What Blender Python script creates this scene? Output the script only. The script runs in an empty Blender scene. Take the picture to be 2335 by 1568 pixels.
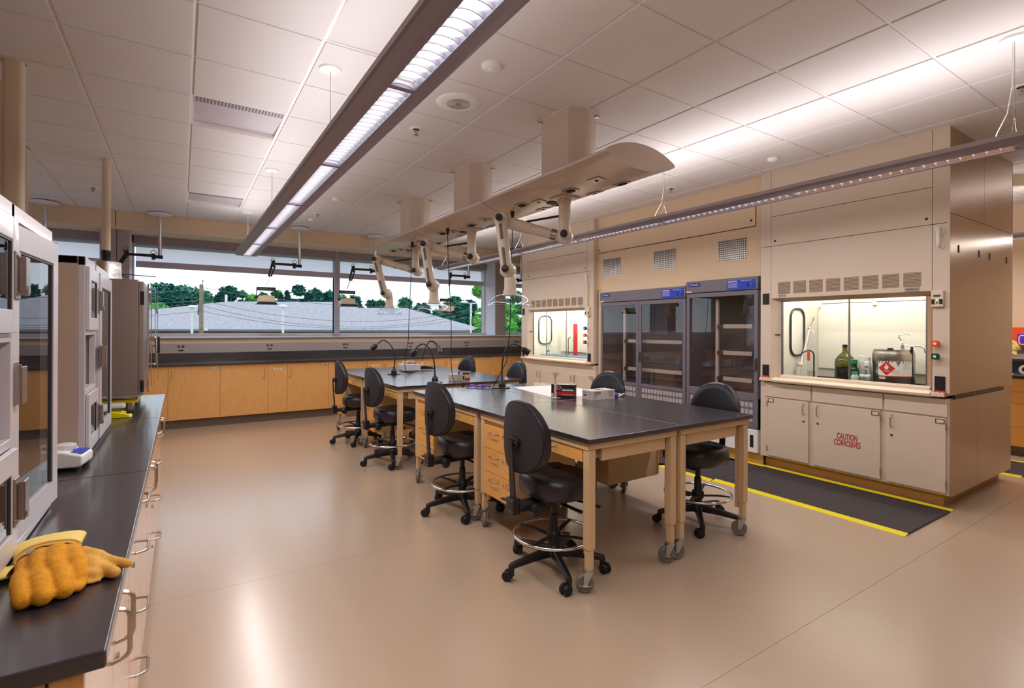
import bpy, bmesh, math, random
from mathutils import Vector, Matrix
random.seed(7)
C = bpy.context.scene.collection
sc = bpy.context.scene
PI = math.pi
R = math.radians

# ------------------------------------------------------------------ camera, world, exposure
cam_d = bpy.data.cameras.new('camera')
cam = bpy.data.objects.new('camera', cam_d)
C.objects.link(cam)
cam_d.sensor_width = 36.0
cam_d.lens = 1160.4 / 2335 * 36
cam_d.shift_y = -37.74 / 2335
cam_d.clip_start = 0.02
cam_d.clip_end = 600
_yaw, _pitch, _roll = 0.57658, 0.00107, 0.00368
_F = Vector((math.sin(_yaw)*math.cos(_pitch), math.cos(_yaw)*math.cos(_pitch), math.sin(_pitch)))
_Rt = Vector((math.cos(_yaw), -math.sin(_yaw), 0))
_U = _Rt.cross(_F)
_R2 = _Rt*math.cos(_roll) + _U*math.sin(_roll)
_U2 = -_Rt*math.sin(_roll) + _U*math.cos(_roll)
cam.matrix_world = Matrix(((_R2.x, _U2.x, -_F.x, 0), (_R2.y, _U2.y, -_F.y, 0), (_R2.z, _U2.z, -_F.z, 1.43), (0, 0, 0, 1)))
sc.camera = cam

w = bpy.data.worlds.new('world'); sc.world = w; w.use_nodes = True
nt = w.node_tree
bgn = nt.nodes['Background']
tc = nt.nodes.new('ShaderNodeTexCoord'); sep = nt.nodes.new('ShaderNodeSeparateXYZ'); rmp = nt.nodes.new('ShaderNodeValToRGB')
nt.links.new(tc.outputs['Generated'], sep.inputs[0]); nt.links.new(sep.outputs['Z'], rmp.inputs[0]); nt.links.new(rmp.outputs[0], bgn.inputs[0])
rmp.color_ramp.elements[0].position = 0.0; rmp.color_ramp.elements[0].color = (0.86, 0.93, 1.0, 1)
rmp.color_ramp.elements[1].position = 0.5; rmp.color_ramp.elements[1].color = (0.80, 0.89, 1.0, 1)
WORLD = 1.2
bgn.inputs[1].default_value = WORLD
sc.view_settings.view_transform = 'Standard'
sc.view_settings.look = 'None'
sc.view_settings.exposure = 0.35
sc.view_settings.gamma = 1.0
sc.view_settings.use_curve_mapping = False
sc.cycles.max_bounces = 8
sc.cycles.diffuse_bounces = 4
sc.cycles.glossy_bounces = 4
sc.cycles.transmission_bounces = 6
sc.cycles.transparent_max_bounces = 16
sc.cycles.sample_clamp_indirect = 6
sc.cycles.use_denoising = True
sc.cycles.caustics_reflective = False
sc.cycles.caustics_refractive = False

def area(name, loc, rot, sx, sy, power, col, parent=None, spread=PI):
    d = bpy.data.lights.new(name, 'AREA'); d.shape = 'RECTANGLE'; d.size = sx; d.size_y = sy
    d.energy = power; d.color = col; d.spread = spread
    o = bpy.data.objects.new(name, d); o.location = loc; o.rotation_euler = rot
    if parent: o.parent = parent
    C.objects.link(o)
    return o
UP_W, DOWN_W = 4.2, 9.0
WARM = (1.0, 0.94, 0.93)

# ------------------------------------------------------------------ helpers
def lin(c):
    return tuple((x/12.92 if x <= 0.04045 else ((x+0.055)/1.055)**2.4) for x in [v/255.0 for v in c]) + (1.0,)
def mat(name, rgb, rough=0.5, metal=0.0, noise=0.0, nscale=40.0, bump=0.0, bscale=200.0, coat=0.0, stretch=None, rgb2=None, spec=0.5, emit=0.0, crough=0.1):
    m = bpy.data.materials.new(name); m.use_nodes = True
    t = m.node_tree; b = t.nodes['Principled BSDF']
    col = lin(rgb)
    b.inputs['Base Color'].default_value = col
    b.inputs['Roughness'].default_value = rough
    b.inputs['Metallic'].default_value = metal
    b.inputs['Specular IOR Level'].default_value = spec
    b.inputs['Coat Weight'].default_value = coat
    b.inputs['Coat Roughness'].default_value = crough
    if emit:
        b.inputs['Emission Color'].default_value = col; b.inputs['Emission Strength'].default_value = emit
    if noise or rgb2 or bump:
        c = t.nodes.new('ShaderNodeTexCoord'); mp = t.nodes.new('ShaderNodeMapping')
        t.links.new(c.outputs['Object'], mp.inputs[0])
        if stretch: mp.inputs['Scale'].default_value = stretch
    if noise or rgb2:
        n = t.nodes.new('ShaderNodeTexNoise'); n.inputs['Scale'].default_value = nscale; n.inputs['Detail'].default_value = 5
        t.links.new(mp.outputs[0], n.inputs['Vector'])
        rp = t.nodes.new('ShaderNodeValToRGB')
        c2 = lin(rgb2) if rgb2 else tuple(max(0, x*(1-noise)) for x in col[:3]) + (1,)
        rp.color_ramp.elements[0].color = c2; rp.color_ramp.elements[1].color = col
        rp.color_ramp.elements[0].position = 0.35; rp.color_ramp.elements[1].position = 0.65
        t.links.new(n.outputs[0], rp.inputs[0]); t.links.new(rp.outputs[0], b.inputs['Base Color'])
    if bump:
        n2 = t.nodes.new('ShaderNodeTexNoise'); n2.inputs['Scale'].default_value = bscale; n2.inputs['Detail'].default_value = 3
        t.links.new(mp.outputs[0], n2.inputs['Vector'])
        bp = t.nodes.new('ShaderNodeBump'); bp.inputs['Strength'].default_value = bump; bp.inputs['Distance'].default_value = 0.002
        t.links.new(n2.outputs[0], bp.inputs['Height']); t.links.new(bp.outputs[0], b.inputs['Normal'])
    return m
def glass_mat(name, tint=(1, 1, 1), boost=1.0, ior=1.45, rough=0.0):
    m = bpy.data.materials.new(name); m.use_nodes = True; t = m.node_tree; t.nodes.clear()
    o = t.nodes.new('ShaderNodeOutputMaterial'); mx = t.nodes.new('ShaderNodeMixShader')
    tr = t.nodes.new('ShaderNodeBsdfTransparent'); tr.inputs[0].default_value = tint + (1,)
    gl = t.nodes.new('ShaderNodeBsdfGlossy'); gl.inputs['Roughness'].default_value = rough; gl.inputs[0].default_value = (boost, boost, boost, 1)
    fr = t.nodes.new('ShaderNodeFresnel'); fr.inputs['IOR'].default_value = ior
    ge = t.nodes.new('ShaderNodeNewGeometry'); su = t.nodes.new('ShaderNodeMath'); su.operation = 'SUBTRACT'; su.inputs[0].default_value = 1.0
    mu = t.nodes.new('ShaderNodeMath'); mu.operation = 'MULTIPLY'
    t.links.new(ge.outputs['Backfacing'], su.inputs[1]); t.links.new(su.outputs[0], mu.inputs[0]); t.links.new(fr.outputs[0], mu.inputs[1])
    t.links.new(mu.outputs[0], mx.inputs[0]); t.links.new(tr.outputs[0], mx.inputs[1]); t.links.new(gl.outputs[0], mx.inputs[2]); t.links.new(mx.outputs[0], o.inputs[0])
    return m
def emit_mat(name, rgb, s):
    m = bpy.data.materials.new(name); m.use_nodes = True; t = m.node_tree; t.nodes.clear()
    o = t.nodes.new('ShaderNodeOutputMaterial'); e = t.nodes.new('ShaderNodeEmission'); e.inputs[0].default_value = rgb + (1,); e.inputs[1].default_value = s
    t.links.new(e.outputs[0], o.inputs[0]); return m

M = {}
M['wall'] = mat('wall_paint', (224, 198, 166), 0.55, bump=0.1, bscale=300)
M['wallcream'] = mat('wall_cream', (226, 206, 178), 0.6)
M['hood'] = mat('hood_powder_coat', (216, 198, 178), 0.38, bump=0.15, bscale=500)
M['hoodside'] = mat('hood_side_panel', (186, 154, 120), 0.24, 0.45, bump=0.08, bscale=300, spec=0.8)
M['hoodin'] = mat('hood_liner', (238, 232, 220), 0.5)
M['ceil'] = mat('ceiling_tile', (226, 220, 220), 0.9, bump=0.3, bscale=600, noise=0.03, nscale=120)
M['diffuser'] = mat('diffuser_panel', (196, 186, 194), 0.5)
M['grid'] = mat('ceiling_grid', (236, 230, 230), 0.5)
M['floor'] = mat('sheet_vinyl', (196, 172, 148), 0.26, rgb2=(184, 160, 136), nscale=260, bump=0.10, bscale=700, spec=0.7, coat=0.6, crough=0.2)
M['wood'] = mat('maple_laminate', (232, 178, 110), 0.32, rgb2=(224, 164, 96), nscale=6, stretch=(9, 9, 0.8), coat=0.15, crough=0.2)
M['woodh'] = mat('maple_laminate_drawer', (240, 182, 100), 0.34, rgb2=(232, 168, 86), nscale=6, stretch=(3, 9, 9), coat=0.1, crough=0.25)
M['woodl'] = mat('maple_laminate_grazing', (226, 178, 132), 0.22, rgb2=(216, 164, 114), nscale=6, stretch=(9, 9, 0.8), coat=0.8, crough=0.16)
M['epoxy'] = mat('black_epoxy', (50, 46, 52), 0.22, bump=0.2, bscale=900, spec=0.9, coat=0.5, crough=0.14)
M['epoxyb'] = mat('black_epoxy_edge', (30, 28, 32), 0.4)
M['tan'] = mat('tan_steel', (214, 184, 144), 0.42, spec=0.5)
M['tand'] = mat('tan_steel_side', (180, 148, 112), 0.45)
M['chrome'] = mat('chrome', (225, 225, 230), 0.12, 1.0)
M['steel'] = mat('brushed_steel', (176, 168, 162), 0.3, 1.0, noise=0.1, nscale=8, stretch=(60, 60, 1))
M['steeld'] = mat('stainless_panel', (186, 174, 170), 0.36, 1.0, noise=0.12, nscale=6, stretch=(1, 1, 90))
M['satin'] = mat('satin_nickel', (190, 184, 178), 0.3, 1.0)
M['zinc'] = mat('zinc_plate', (190, 190, 186), 0.35, 0.9)
M['rubber'] = mat('grey_rubber', (120, 114, 110), 0.6)
M['black'] = mat('black_plastic', (26, 24, 30), 0.38, bump=0.1, bscale=600)
M['blackm'] = mat('matt_black', (18, 17, 19), 0.6)
M['vinyl'] = mat('black_vinyl', (34, 32, 40), 0.33, bump=0.25, bscale=350, spec=0.55)
M['shell'] = mat('backrest_fabric', (44, 38, 46), 0.7, bump=0.4, bscale=900)
M['grey'] = mat('grey_powder_coat', (112, 106, 116), 0.4, bump=0.1, bscale=500)
M['greyd'] = mat('dark_grey_powder_coat', (70, 64, 70), 0.45)
M['cabin'] = mat('cabinet_interior', (150, 134, 124), 0.55)
M['cream'] = mat('cream_plastic', (226, 208, 184), 0.38)
M['arm'] = mat('arm_plastic', (224, 210, 192), 0.36, coat=0.2)
M['wing'] = mat('wing_coat', (218, 200, 184), 0.26, spec=0.6, coat=0.25)
M['white'] = mat('white_plastic', (240, 238, 236), 0.4)
M['offwhite'] = mat('white_enamel', (226, 222, 224), 0.35, coat=0.2)
M['cabinet'] = mat('grey_white_enamel', (202, 196, 200), 0.33, bump=0.08, bscale=600, coat=0.2)
M['cabside'] = mat('beige_enamel', (188, 164, 148), 0.4, bump=0.1, bscale=600)
M['fix'] = mat('fixture_coat', (150, 142, 166), 0.32, spec=0.6)
M['fixlip'] = mat('fixture_lip', (190, 182, 186), 0.4)
M['refl'] = mat('louvre_aluminium', (226, 226, 240), 0.2, 1.0)
M['lamp'] = emit_mat('lamp_tube', (1.0, 0.98, 0.98), 3.4)
M['louvre'] = mat('louvre_white', (214, 212, 226), 0.25, spec=0.8)
M['frame'] = mat('window_frame', (206, 204, 214), 0.4)
M['frame2'] = mat('window_mullion', (170, 168, 180), 0.4, 0.3)
M['pier'] = mat('pier_paint', (176, 164, 164), 0.6)
M['jamb'] = mat('jamb_paint', (220, 220, 232), 0.6)
M['fascia'] = mat('shade_fascia', (156, 144, 146), 0.6)
M['hem'] = mat('shade_hem', (196, 188, 204), 0.6)
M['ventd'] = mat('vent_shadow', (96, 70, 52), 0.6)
M['race'] = mat('raceway_metal', (182, 170, 170), 0.4, 0.1)
M['yellow'] = mat('yellow_rubber', (244, 222, 0), 0.45)
M['matb'] = mat('black_mat', (52, 46, 50), 0.6, bump=0.6, bscale=140)
M['kick'] = mat('cove_base', (112, 96, 84), 0.5)
M['kickt'] = mat('tan_cove_base', (186, 142, 84), 0.5)
M['red'] = mat('red_plastic', (216, 40, 40), 0.4)
M['orange'] = mat('orange_plastic', (240, 84, 24), 0.35)
M['green'] = mat('green_plastic', (14, 72, 52), 0.35)
M['greenb'] = mat('bright_green_plastic', (30, 160, 90), 0.35)
M['blue'] = mat('blue_label', (12, 60, 190), 0.35)
M['navy'] = mat('navy_label', (22, 40, 130), 0.35)
M['paper'] = mat('paper', (242, 238, 234), 0.7)
M['card'] = mat('white_card', (216, 206, 200), 0.6)
M['purple'] = mat('purple_nitrile', (104, 48, 200), 0.4, bump=0.5, bscale=60)
M['glove'] = mat('yellow_fleece', (232, 160, 36), 0.95, rgb2=(216, 142, 22), nscale=90, bump=0.8, bscale=500)
M['glove2'] = mat('gold_leather', (228, 176, 84), 0.8, rgb2=(216, 158, 66), nscale=60, bump=0.4, bscale=400)
M['cuff'] = mat('canvas_cuff', (244, 214, 120), 0.85, bump=0.4, bscale=500)
M['ghood'] = glass_mat('sash_glass', (0.97, 0.99, 0.97), 1.0, 1.45)
M['gwin'] = glass_mat('window_glass', (0.97, 0.99, 1.0), 1.0, 1.12)
M['gcab'] = glass_mat('smoked_door_glass', (0.86, 0.85, 0.88), 1.0, 1.75)
M['gcab2'] = glass_mat('cabinet_door_glass', (0.55, 0.58, 0.64), 1.0, 1.6)
M['gdome'] = glass_mat('acrylic_dome', (0.90, 0.92, 0.95), 1.0, 1.85)
M['gamber'] = glass_mat('green_glass', (0.36, 0.38, 0.05), 1.0, 1.5)
M['gclear'] = glass_mat('clear_plastic', (0.93, 0.93, 0.93), 1.0, 1.45)
M['printk'] = mat('printed_text', (90, 86, 92), 0.6)
M['printr'] = mat('red_print', (176, 28, 20), 0.6)
M['printw'] = mat('white_print', (240, 240, 246), 0.6)
M['shade'] = bpy.data.materials.new('shade_cloth'); M['shade'].use_nodes = True
_t = M['shade'].node_tree; _t.nodes.clear()
_o = _t.nodes.new('ShaderNodeOutputMaterial'); _m = _t.nodes.new('ShaderNodeMixShader'); _m.inputs[0].default_value = 0.5
_tl = _t.nodes.new('ShaderNodeBsdfTranslucent'); _tl.inputs[0].default_value = lin((238, 230, 255)); _tp = _t.nodes.new('ShaderNodeBsdfTransparent')
_df = _t.nodes.new('ShaderNodeBsdfDiffuse'); _df.inputs[0].default_value = lin((220, 218, 232)); _m2 = _t.nodes.new('ShaderNodeMixShader'); _m2.inputs[0].default_value = 0.3
_t.links.new(_tl.outputs[0], _m2.inputs[1]); _t.links.new(_df.outputs[0], _m2.inputs[2]); _t.links.new(_m2.outputs[0], _m.inputs[1]); _t.links.new(_tp.outputs[0], _m.inputs[2]); _t.links.new(_m.outputs[0], _o.inputs[0])

class MB:
    def __init__(s): s.v = []; s.f = []
    def add(s, vs, fs, mx=None):
        n = len(s.v)
        s.v += [tuple(mx @ Vector(p)) if mx else tuple(p) for p in vs]
        s.f += [tuple(i+n for i in f) for f in fs]
        return s
    def box(s, x0, x1, y0, y1, z0, z1, mx=None):
        if x0 > x1: x0, x1 = x1, x0
        if y0 > y1: y0, y1 = y1, y0
        if z0 > z1: z0, z1 = z1, z0
        return s.add([(x0,y0,z0),(x1,y0,z0),(x1,y1,z0),(x0,y1,z0),(x0,y0,z1),(x1,y0,z1),(x1,y1,z1),(x0,y1,z1)],
              [(0,3,2,1),(4,5,6,7),(0,1,5,4),(1,2,6,5),(2,3,7,6),(3,0,4,7)], mx)
    def lathe(s, prof, c=(0,0,0), n=24, axis='Z', mx=None, cap=True):
        vs = []; fs = []
        for r, z in prof:
            for i in range(n):
                a = 2*PI*i/n
                p = (r*math.cos(a), r*math.sin(a), z)
                if axis == 'X': p = (z, r*math.cos(a), r*math.sin(a))
                if axis == 'Y': p = (r*math.sin(a), z, r*math.cos(a))
                vs.append((p[0]+c[0], p[1]+c[1], p[2]+c[2]))
        k = len(prof)
        for j in range(k-1):
            for i in range(n):
                a, b = j*n+i, j*n+(i+1) % n
                fs.append((a, b, b+n, a+n))
        if cap:
            fs.append(tuple(reversed(range(n)))); fs.append(tuple(range((k-1)*n, k*n)))
        return s.add(vs, fs, mx)
    def cyl(s, p0, p1, r, n=16, r1=None):
        p0, p1 = Vector(p0), Vector(p1); d = p1-p0
        q = d.to_track_quat('Z', 'Y').to_matrix().to_4x4(); q.translation = p0
        return s.lathe([(r, 0), (r if r1 is None else r1, d.length)], n=n, mx=q)
    def tube(s, pts, r, n=10, closed=False, cap=True, flat=None):
        pts = [Vector(p) for p in pts]; k = len(pts)
        rr = r if isinstance(r, (list, tuple)) else [r]*k
        tg = []
        for i in range(k):
            a = pts[i-1] if (i > 0 or closed) else pts[i]; b = pts[(i+1) % k] if (i < k-1 or closed) else pts[i]
            tg.append((b-a).normalized())
        up = Vector((0, 0, 1)) if abs(tg[0].z) < 0.9 else Vector((1, 0, 0))
        nx = (up - tg[0]*up.dot(tg[0])).normalized()
        vs = []; fs = []
        for i in range(k):
            nx = (nx - tg[i]*nx.dot(tg[i])).normalized(); by = tg[i].cross(nx)
            for j in range(n):
                a = 2*PI*j/n
                fl = flat or (1, 1)
                vs.append(pts[i] + (nx*math.cos(a)*fl[0] + by*math.sin(a)*fl[1])*rr[i])
        for i in range(k if closed else k-1):
            for j in range(n):
                a = i*n+j; b = i*n+(j+1) % n; c = ((i+1) % k)*n+(j+1) % n; d = ((i+1) % k)*n+j
                fs.append((a, b, c, d))
        if cap and not closed:
            fs.append(tuple(reversed(range(n)))); fs.append(tuple(range((k-1)*n, k*n)))
        return s.add(vs, fs)
    def prism(s, poly, a0, a1, axis='Y', mx=None):
        # poly in the two remaining axes (for Y: x,z ; X: y,z ; Z: x,y)
        def P(p, a): return {'Y': (p[0], a, p[1]), 'X': (a, p[0], p[1]), 'Z': (p[0], p[1], a)}[axis]
        n = len(poly)
        vs = [P(p, a0) for p in poly] + [P(p, a1) for p in poly]
        fs = [tuple(range(n)), tuple(reversed(range(n, 2*n)))]
        for i in range(n):
            j = (i+1) % n
            fs.append((i, i+n, j+n, j))
        return s.add(vs, fs, mx)
    def quad(s, a, b, c, d): return s.add([a, b, c, d], [(0, 1, 2, 3)])
def rnd(pts, r, n=5):
    out = [Vector(pts[0])]
    for i in range(1, len(pts)-1):
        p0, p, p1 = Vector(pts[i-1]), Vector(pts[i]), Vector(pts[i+1])
        a = (p0-p); b = (p1-p); ra = min(r, a.length*0.49, b.length*0.49)
        s0 = p + a.normalized()*ra; s1 = p + b.normalized()*ra
        for k in range(n+1):
            t = k/n; out.append(s0*(1-t)**2 + p*2*t*(1-t) + s1*t*t)
    out.append(Vector(pts[-1])); return out
def rrect(x0, x1, y0, y1, r, n=5):
    o = []
    for cx, cy, a0 in ((x1-r, y1-r, 0), (x0+r, y1-r, 90), (x0+r, y0+r, 180), (x1-r, y0+r, 270)):
        for k in range(n+1):
            a = R(a0+90*k/n); o.append((cx+r*math.cos(a), cy+r*math.sin(a)))
    return o
def mesh_of(mb, name, m, smooth=False):
    me = bpy.data.meshes.new(name); me.from_pydata(mb.v, [], mb.f); me.update()
    bm = bmesh.new(); bm.from_mesh(me); bmesh.ops.recalc_face_normals(bm, faces=bm.faces); bm.to_mesh(me); bm.free()
    if m is not None: me.materials.append(M[m] if isinstance(m, str) else m)
    if smooth:
        me.polygons.foreach_set('use_smooth', [True]*len(me.polygons))
    return me
def obj(name, mb, m, parent=None, bv=0, smooth=False, sub=0, label=None, kind=None, loc=None, rot=None):
    me = mb if isinstance(mb, bpy.types.Mesh) else mesh_of(mb, name, m, smooth)
    o = bpy.data.objects.new(name, me); C.objects.link(o)
    if parent: o.parent = parent
    if loc: o.location = loc
    if rot: o.rotation_euler = rot
    if bv:
        b = o.modifiers.new('bevel', 'BEVEL'); b.width = bv; b.segments = 2; b.limit_method = 'ANGLE'; b.angle_limit = R(40)
        for p in me.polygons: p.use_smooth = True
        wn = o.modifiers.new('wn', 'WEIGHTED_NORMAL'); wn.keep_sharp = False
    elif smooth:
        es = o.modifiers.new('split', 'EDGE_SPLIT'); es.split_angle = R(45)
    if sub:
        s_ = o.modifiers.new('sub', 'SUBSURF'); s_.levels = sub; s_.render_levels = sub
    if label: o['label'] = label
    if kind: o['kind'] = kind
    return o
def tag(o, label, cat, group=None, kind=None):
    o['label'] = label; o['category'] = cat
    if group: o['group'] = group
    if kind: o['kind'] = kind
    return o
def thing(name, label, cat, loc=(0,0,0), rz=0, group=None, kind=None):
    o = bpy.data.objects.new(name, None); C.objects.link(o); o.location = loc; o.rotation_euler = (0, 0, rz); o.empty_display_size = 0.1
    return tag(o, label, cat, group, kind)
def copy_tree(o, parent=None, loc=None, rz=None, label=None):
    c = o.copy(); C.objects.link(c)
    if parent: c.parent = parent
    if loc is not None: c.location = loc
    if rz is not None: c.rotation_euler = (0, 0, rz)
    if label: c['label'] = label
    for ch in list(o.children): copy_tree(ch, c)
    return c
def B(*a): return MB().box(*a)
def text(name, s, size, m, parent, loc, rot, sx=1.0, ext=0.0004, bold=0.0, align='CENTER', space=1.0):
    cu = bpy.data.curves.new(name, 'FONT'); cu.body = s; cu.size = size; cu.extrude = ext; cu.offset = bold; cu.align_x = align; cu.align_y = 'CENTER'
    cu.space_line = space
    cu.materials.append(M[m]); cu.resolution_u = 3
    o = bpy.data.objects.new(name, cu); C.objects.link(o); o.parent = parent; o.location = loc; o.rotation_euler = rot; o.scale = (sx, 1, 1)
    return o
FACE_MX = (R(90), 0, R(-90))    # text on a face that looks towards -x
CH = 3.049

# ------------------------------------------------------------------ the room
XL, XR, YF, YB = -3.4, 9.0, -3.2, 8.95
fl = thing('floor', 'beige sheet vinyl floor with fine welded seams', 'floor', kind='structure')
seams = [YF, -0.65, 1.285, 3.20, 5.20, 7.12, 9.75]
for a, b in zip(seams, seams[1:]):
    obj('floor_sheet', B(XL-.2, XR+.3, a+.0008, b-.0008, -0.03, 0), 'floor', fl)
obj('subfloor', B(XL-.2, XR+.3, YF, 9.75, -0.3, -0.032), 'kick', fl)

ce = thing('ceiling', 'white suspended tile ceiling with a square grid', 'ceiling', kind='structure')
gx0, gy0, gsx, gsy = -0.5567, 1.171, 0.6143, 0.605
xs = [gx0+gsx*k for k in range(-5, 16)]; ys = [gy0+gsy*k for k in range(-7, 14)]
xs = [x for x in xs if x < XR-0.02]; ys = [y for y in ys if y < YB-0.02]
full = mesh_of(B(.011, gsx-.011, .007, gsy-.007, 0, .015), 'ceiling_tile', 'ceil')
ftop = B(XL-.2, XR+.3, YF, 9.75, CH+.03, CH+.2)
obj('slab', ftop, 'kick', ce)
diff = {(1, 5), (1, 10)}
i0 = xs.index(gx0)
hidden = lambda x, y: x > 5.1 and y > 1.55 and x < 6.0
for i, x in enumerate(xs):
    for j, y in enumerate(ys):
        ki = round((x-gx0)/gsx); kj = round((y-gy0)/gsy)
        if (ki, kj) in diff: continue
        if hidden(x, y) or (x > 5.6 and y > 3.6) or y < -2: continue
        x1 = min(x+gsx, XR); y1 = min(y+gsy, YB)
        if x1-x < gsx-.01 or y1-y < gsy-.01:
            obj('ceiling_tile', B(.011, x1-x-.003, .007, y1-y-.003, 0, .015), 'ceil', ce, loc=(x, y, CH-.006))
        elif (ki, kj) == (2, 2):   # one tile sits tilted out of its grid
            obj('ceiling_tile', full, None, ce, loc=(x, y, CH-.006), rot=(R(1.1), R(-1.3), 0))
        else:
            obj('ceiling_tile', full, None, ce, loc=(x, y, CH-.006))
ry = mesh_of(B(-.012, .012, YF, YB, CH+.002, CH+.03), 'grid_rail', 'grid')
for x in xs: obj('grid_rail', ry, None, ce, loc=(x, 0, 0))
rx = mesh_of(B(XL, XR, -.0075, .0075, CH+.001, CH+.03), 'grid_rail', 'grid')
for y in ys: obj('grid_rail', rx, None, ce, loc=(0, y, 0))
for x, y in ((gx0+gsx, gy0+5*gsy), (gx0+gsx, gy0+10*gsy)):
    d = thing('air_diffuser', 'perforated recessed air diffuser panel in the ceiling, %s' % ('second tile bay from the window' if y > 6 else 'the larger one near the long pendant light'), 'air diffuser', (x, y, CH), group='ceiling diffusers')
    obj('panel', MB().add([(.012, .10, .0), (gsx-.012, .10, .0), (gsx-.012, gsy-.01, .03), (.012, gsy-.01, .03), (.012, .10, .004), (gsx-.012, .10, .004), (gsx-.012, gsy-.01, .034), (.012, gsy-.01, .034)], [(0,3,2,1),(4,5,6,7),(0,1,5,4),(1,2,6,5),(2,3,7,6),(3,0,4,7)]), 'diffuser', d)
    mb = MB()
    for k in range(26):
        for q in range(4):
            mb.box(.024+.0222*k, .038+.0222*k, .012+.0222*q, .024+.0222*q, -.002, .0)
    obj('perforated_strip', B(.012, gsx-.012, .006, .10, 0, .004), 'diffuser', d)
    obj('perforation', mb, 'rubber', d, kind='stuff')
    obj('backing', B(.01, gsx-.01, .0, gsy, .036, .04), 'diffuser', d)

# window wall
wb = thing('wall_back', 'window wall with cream sill panel', 'wall', kind='structure')
obj('lower_panel', B(XL, XR, 9.09, 9.72, 0, 1.255), 'wallcream', wb)
obj('soffit', MB().box(XL, XR, 8.95, 9.62, 2.83, 3.3), 'wall', wb)
obj('soffit_underside', B(XL, XR, 8.945, 9.62, 2.80, 2.829), 'wallcream', wb)
obj('soffit_joint', B(-.772, -.766, 8.947, 8.951, 2.83, 3.04), 'blackm', wb)
obj('outer_lintel', B(XL, XR, 9.6, 9.75, 2.66, 3.3), 'fascia', wb)
obj('outer_wall', B(XL, XR, 9.56, 9.75, 1.255, 1.29), 'frame', wb)
obj('end_panel', B(5.0, XR, 9.6, 9.75, 1.25, 3.3), 'wall', wb) if False else None
s = obj('window_sill', B(XL, XR, 9.03, 9.6, 1.255, 1.275), 'frame', wb, bv=.004)
for x0, x1, nm in ((-.955, -.625, 'left'), (5.50, 5.745, 'right')):
    p = thing('pillar', 'grey window pier %s' % ('behind the steel cabinet' if nm == 'left' else 'between the wide window and the narrow one'), 'pier', kind='structure')
    obj('pier', B(x0, x1, 9.09, 9.7, 1.275, 2.80), 'pier', p)
    obj('jamb', B(x0-.004, x1+.004, 9.11, 9.6, 1.277, 2.798), 'jamb', p)
    if nm == 'left': obj('joint', B(-.772, -.766, 9.087, 9.091, 1.28, 2.8), 'blackm', p)
def window(nm, x0, x1, mull, lab):
    t = thing(nm, lab, 'window', kind='structure')
    obj('frame_rail', B(x0, x1, 9.52, 9.58, 1.275, 1.325), 'frame', t, bv=.003)
    obj('frame_rail', B(x0, x1, 9.52, 9.58, 2.66, 2.70), 'frame', t)
    for x in (x0, x1-.03): obj('frame_stile', B(x, x+.03, 9.52, 9.58, 1.325, 2.66), 'frame', t)
    for x in mull:
        obj('mullion', B(x-.045, x+.045, 9.47, 9.59, 1.275, 2.80), 'frame2', t, bv=.004)
        obj('mullion_gasket', B(x-.06, x-.045, 9.54, 9.56, 1.325, 2.66), 'blackm', t)
    e = [x0] + mull + [x1]
    for a, b in zip(e, e[1:]):
        obj('pane', B(a+.02, b-.02, 9.55, 9.555, 1.32, 2.67), 'gwin', t)
        r = obj('roller_shade', B(a+.05, b-.05, 9.495, 9.497, 2.40, 2.70), 'shade', t)
        obj('hem_bar', B(a+.05, b-.05, 9.485, 9.505, 2.325, 2.42), 'hem', r, bv=.006)
        obj('fascia', B(a+.03, b-.03, 9.45, 9.53, 2.685, 2.80), 'fascia', r)
window('window_1', -3.3, -.95, [-2.1], 'window left of the grey pier behind the tall cabinets')
window('window_2', -.625, 5.50, [2.375], 'wide window with half-drawn roller shades')
window('window_3', 5.745, 7.0, [], 'narrow window between the pier and the far fume hood')
obj('wall_back_return', B(7.4, XR, 9.1, 9.7, 1.255, 3.3), 'wall', wb)

# outlet raceway, splash
t = thing('outlet_raceway', 'long grey metal outlet raceway below the window sill', 'raceway', (0, 0, 0))
obj('channel', B(-3.3, 7.4, 9.05, 9.09, 1.034, 1.178), 'race', t, bv=.003)
for x in (-2.5, -1.2, .0, 1.205, 2.414, 3.612, 4.801, 6.004):
    for dx in (-.028, .028):
        obj('socket', MB().lathe([(.018, 0), (.018, .006)], n=14, axis='Y', c=(x+dx, 9.044, 1.135)), 'greyd', t)
    obj('data_port', B(x-.02, x+.03, 9.045, 9.05, 1.068, 1.084), 'blackm', t)
    obj('port_cover', B(x-.035, x-.024, 9.045, 9.05, 1.068, 1.084), 'greyd', t)
t = thing('thermostat', 'small cream wall controller at the left end of the raceway', 'thermostat', (-.31, 9.045, 1.11))
obj('housing', B(-.036, .036, -.025, 0, -.07, .07), 'cream', t, bv=.006)
obj('screen', B(-.028, .028, -.027, -.024, .03, .052), 'greyd', t)

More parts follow.
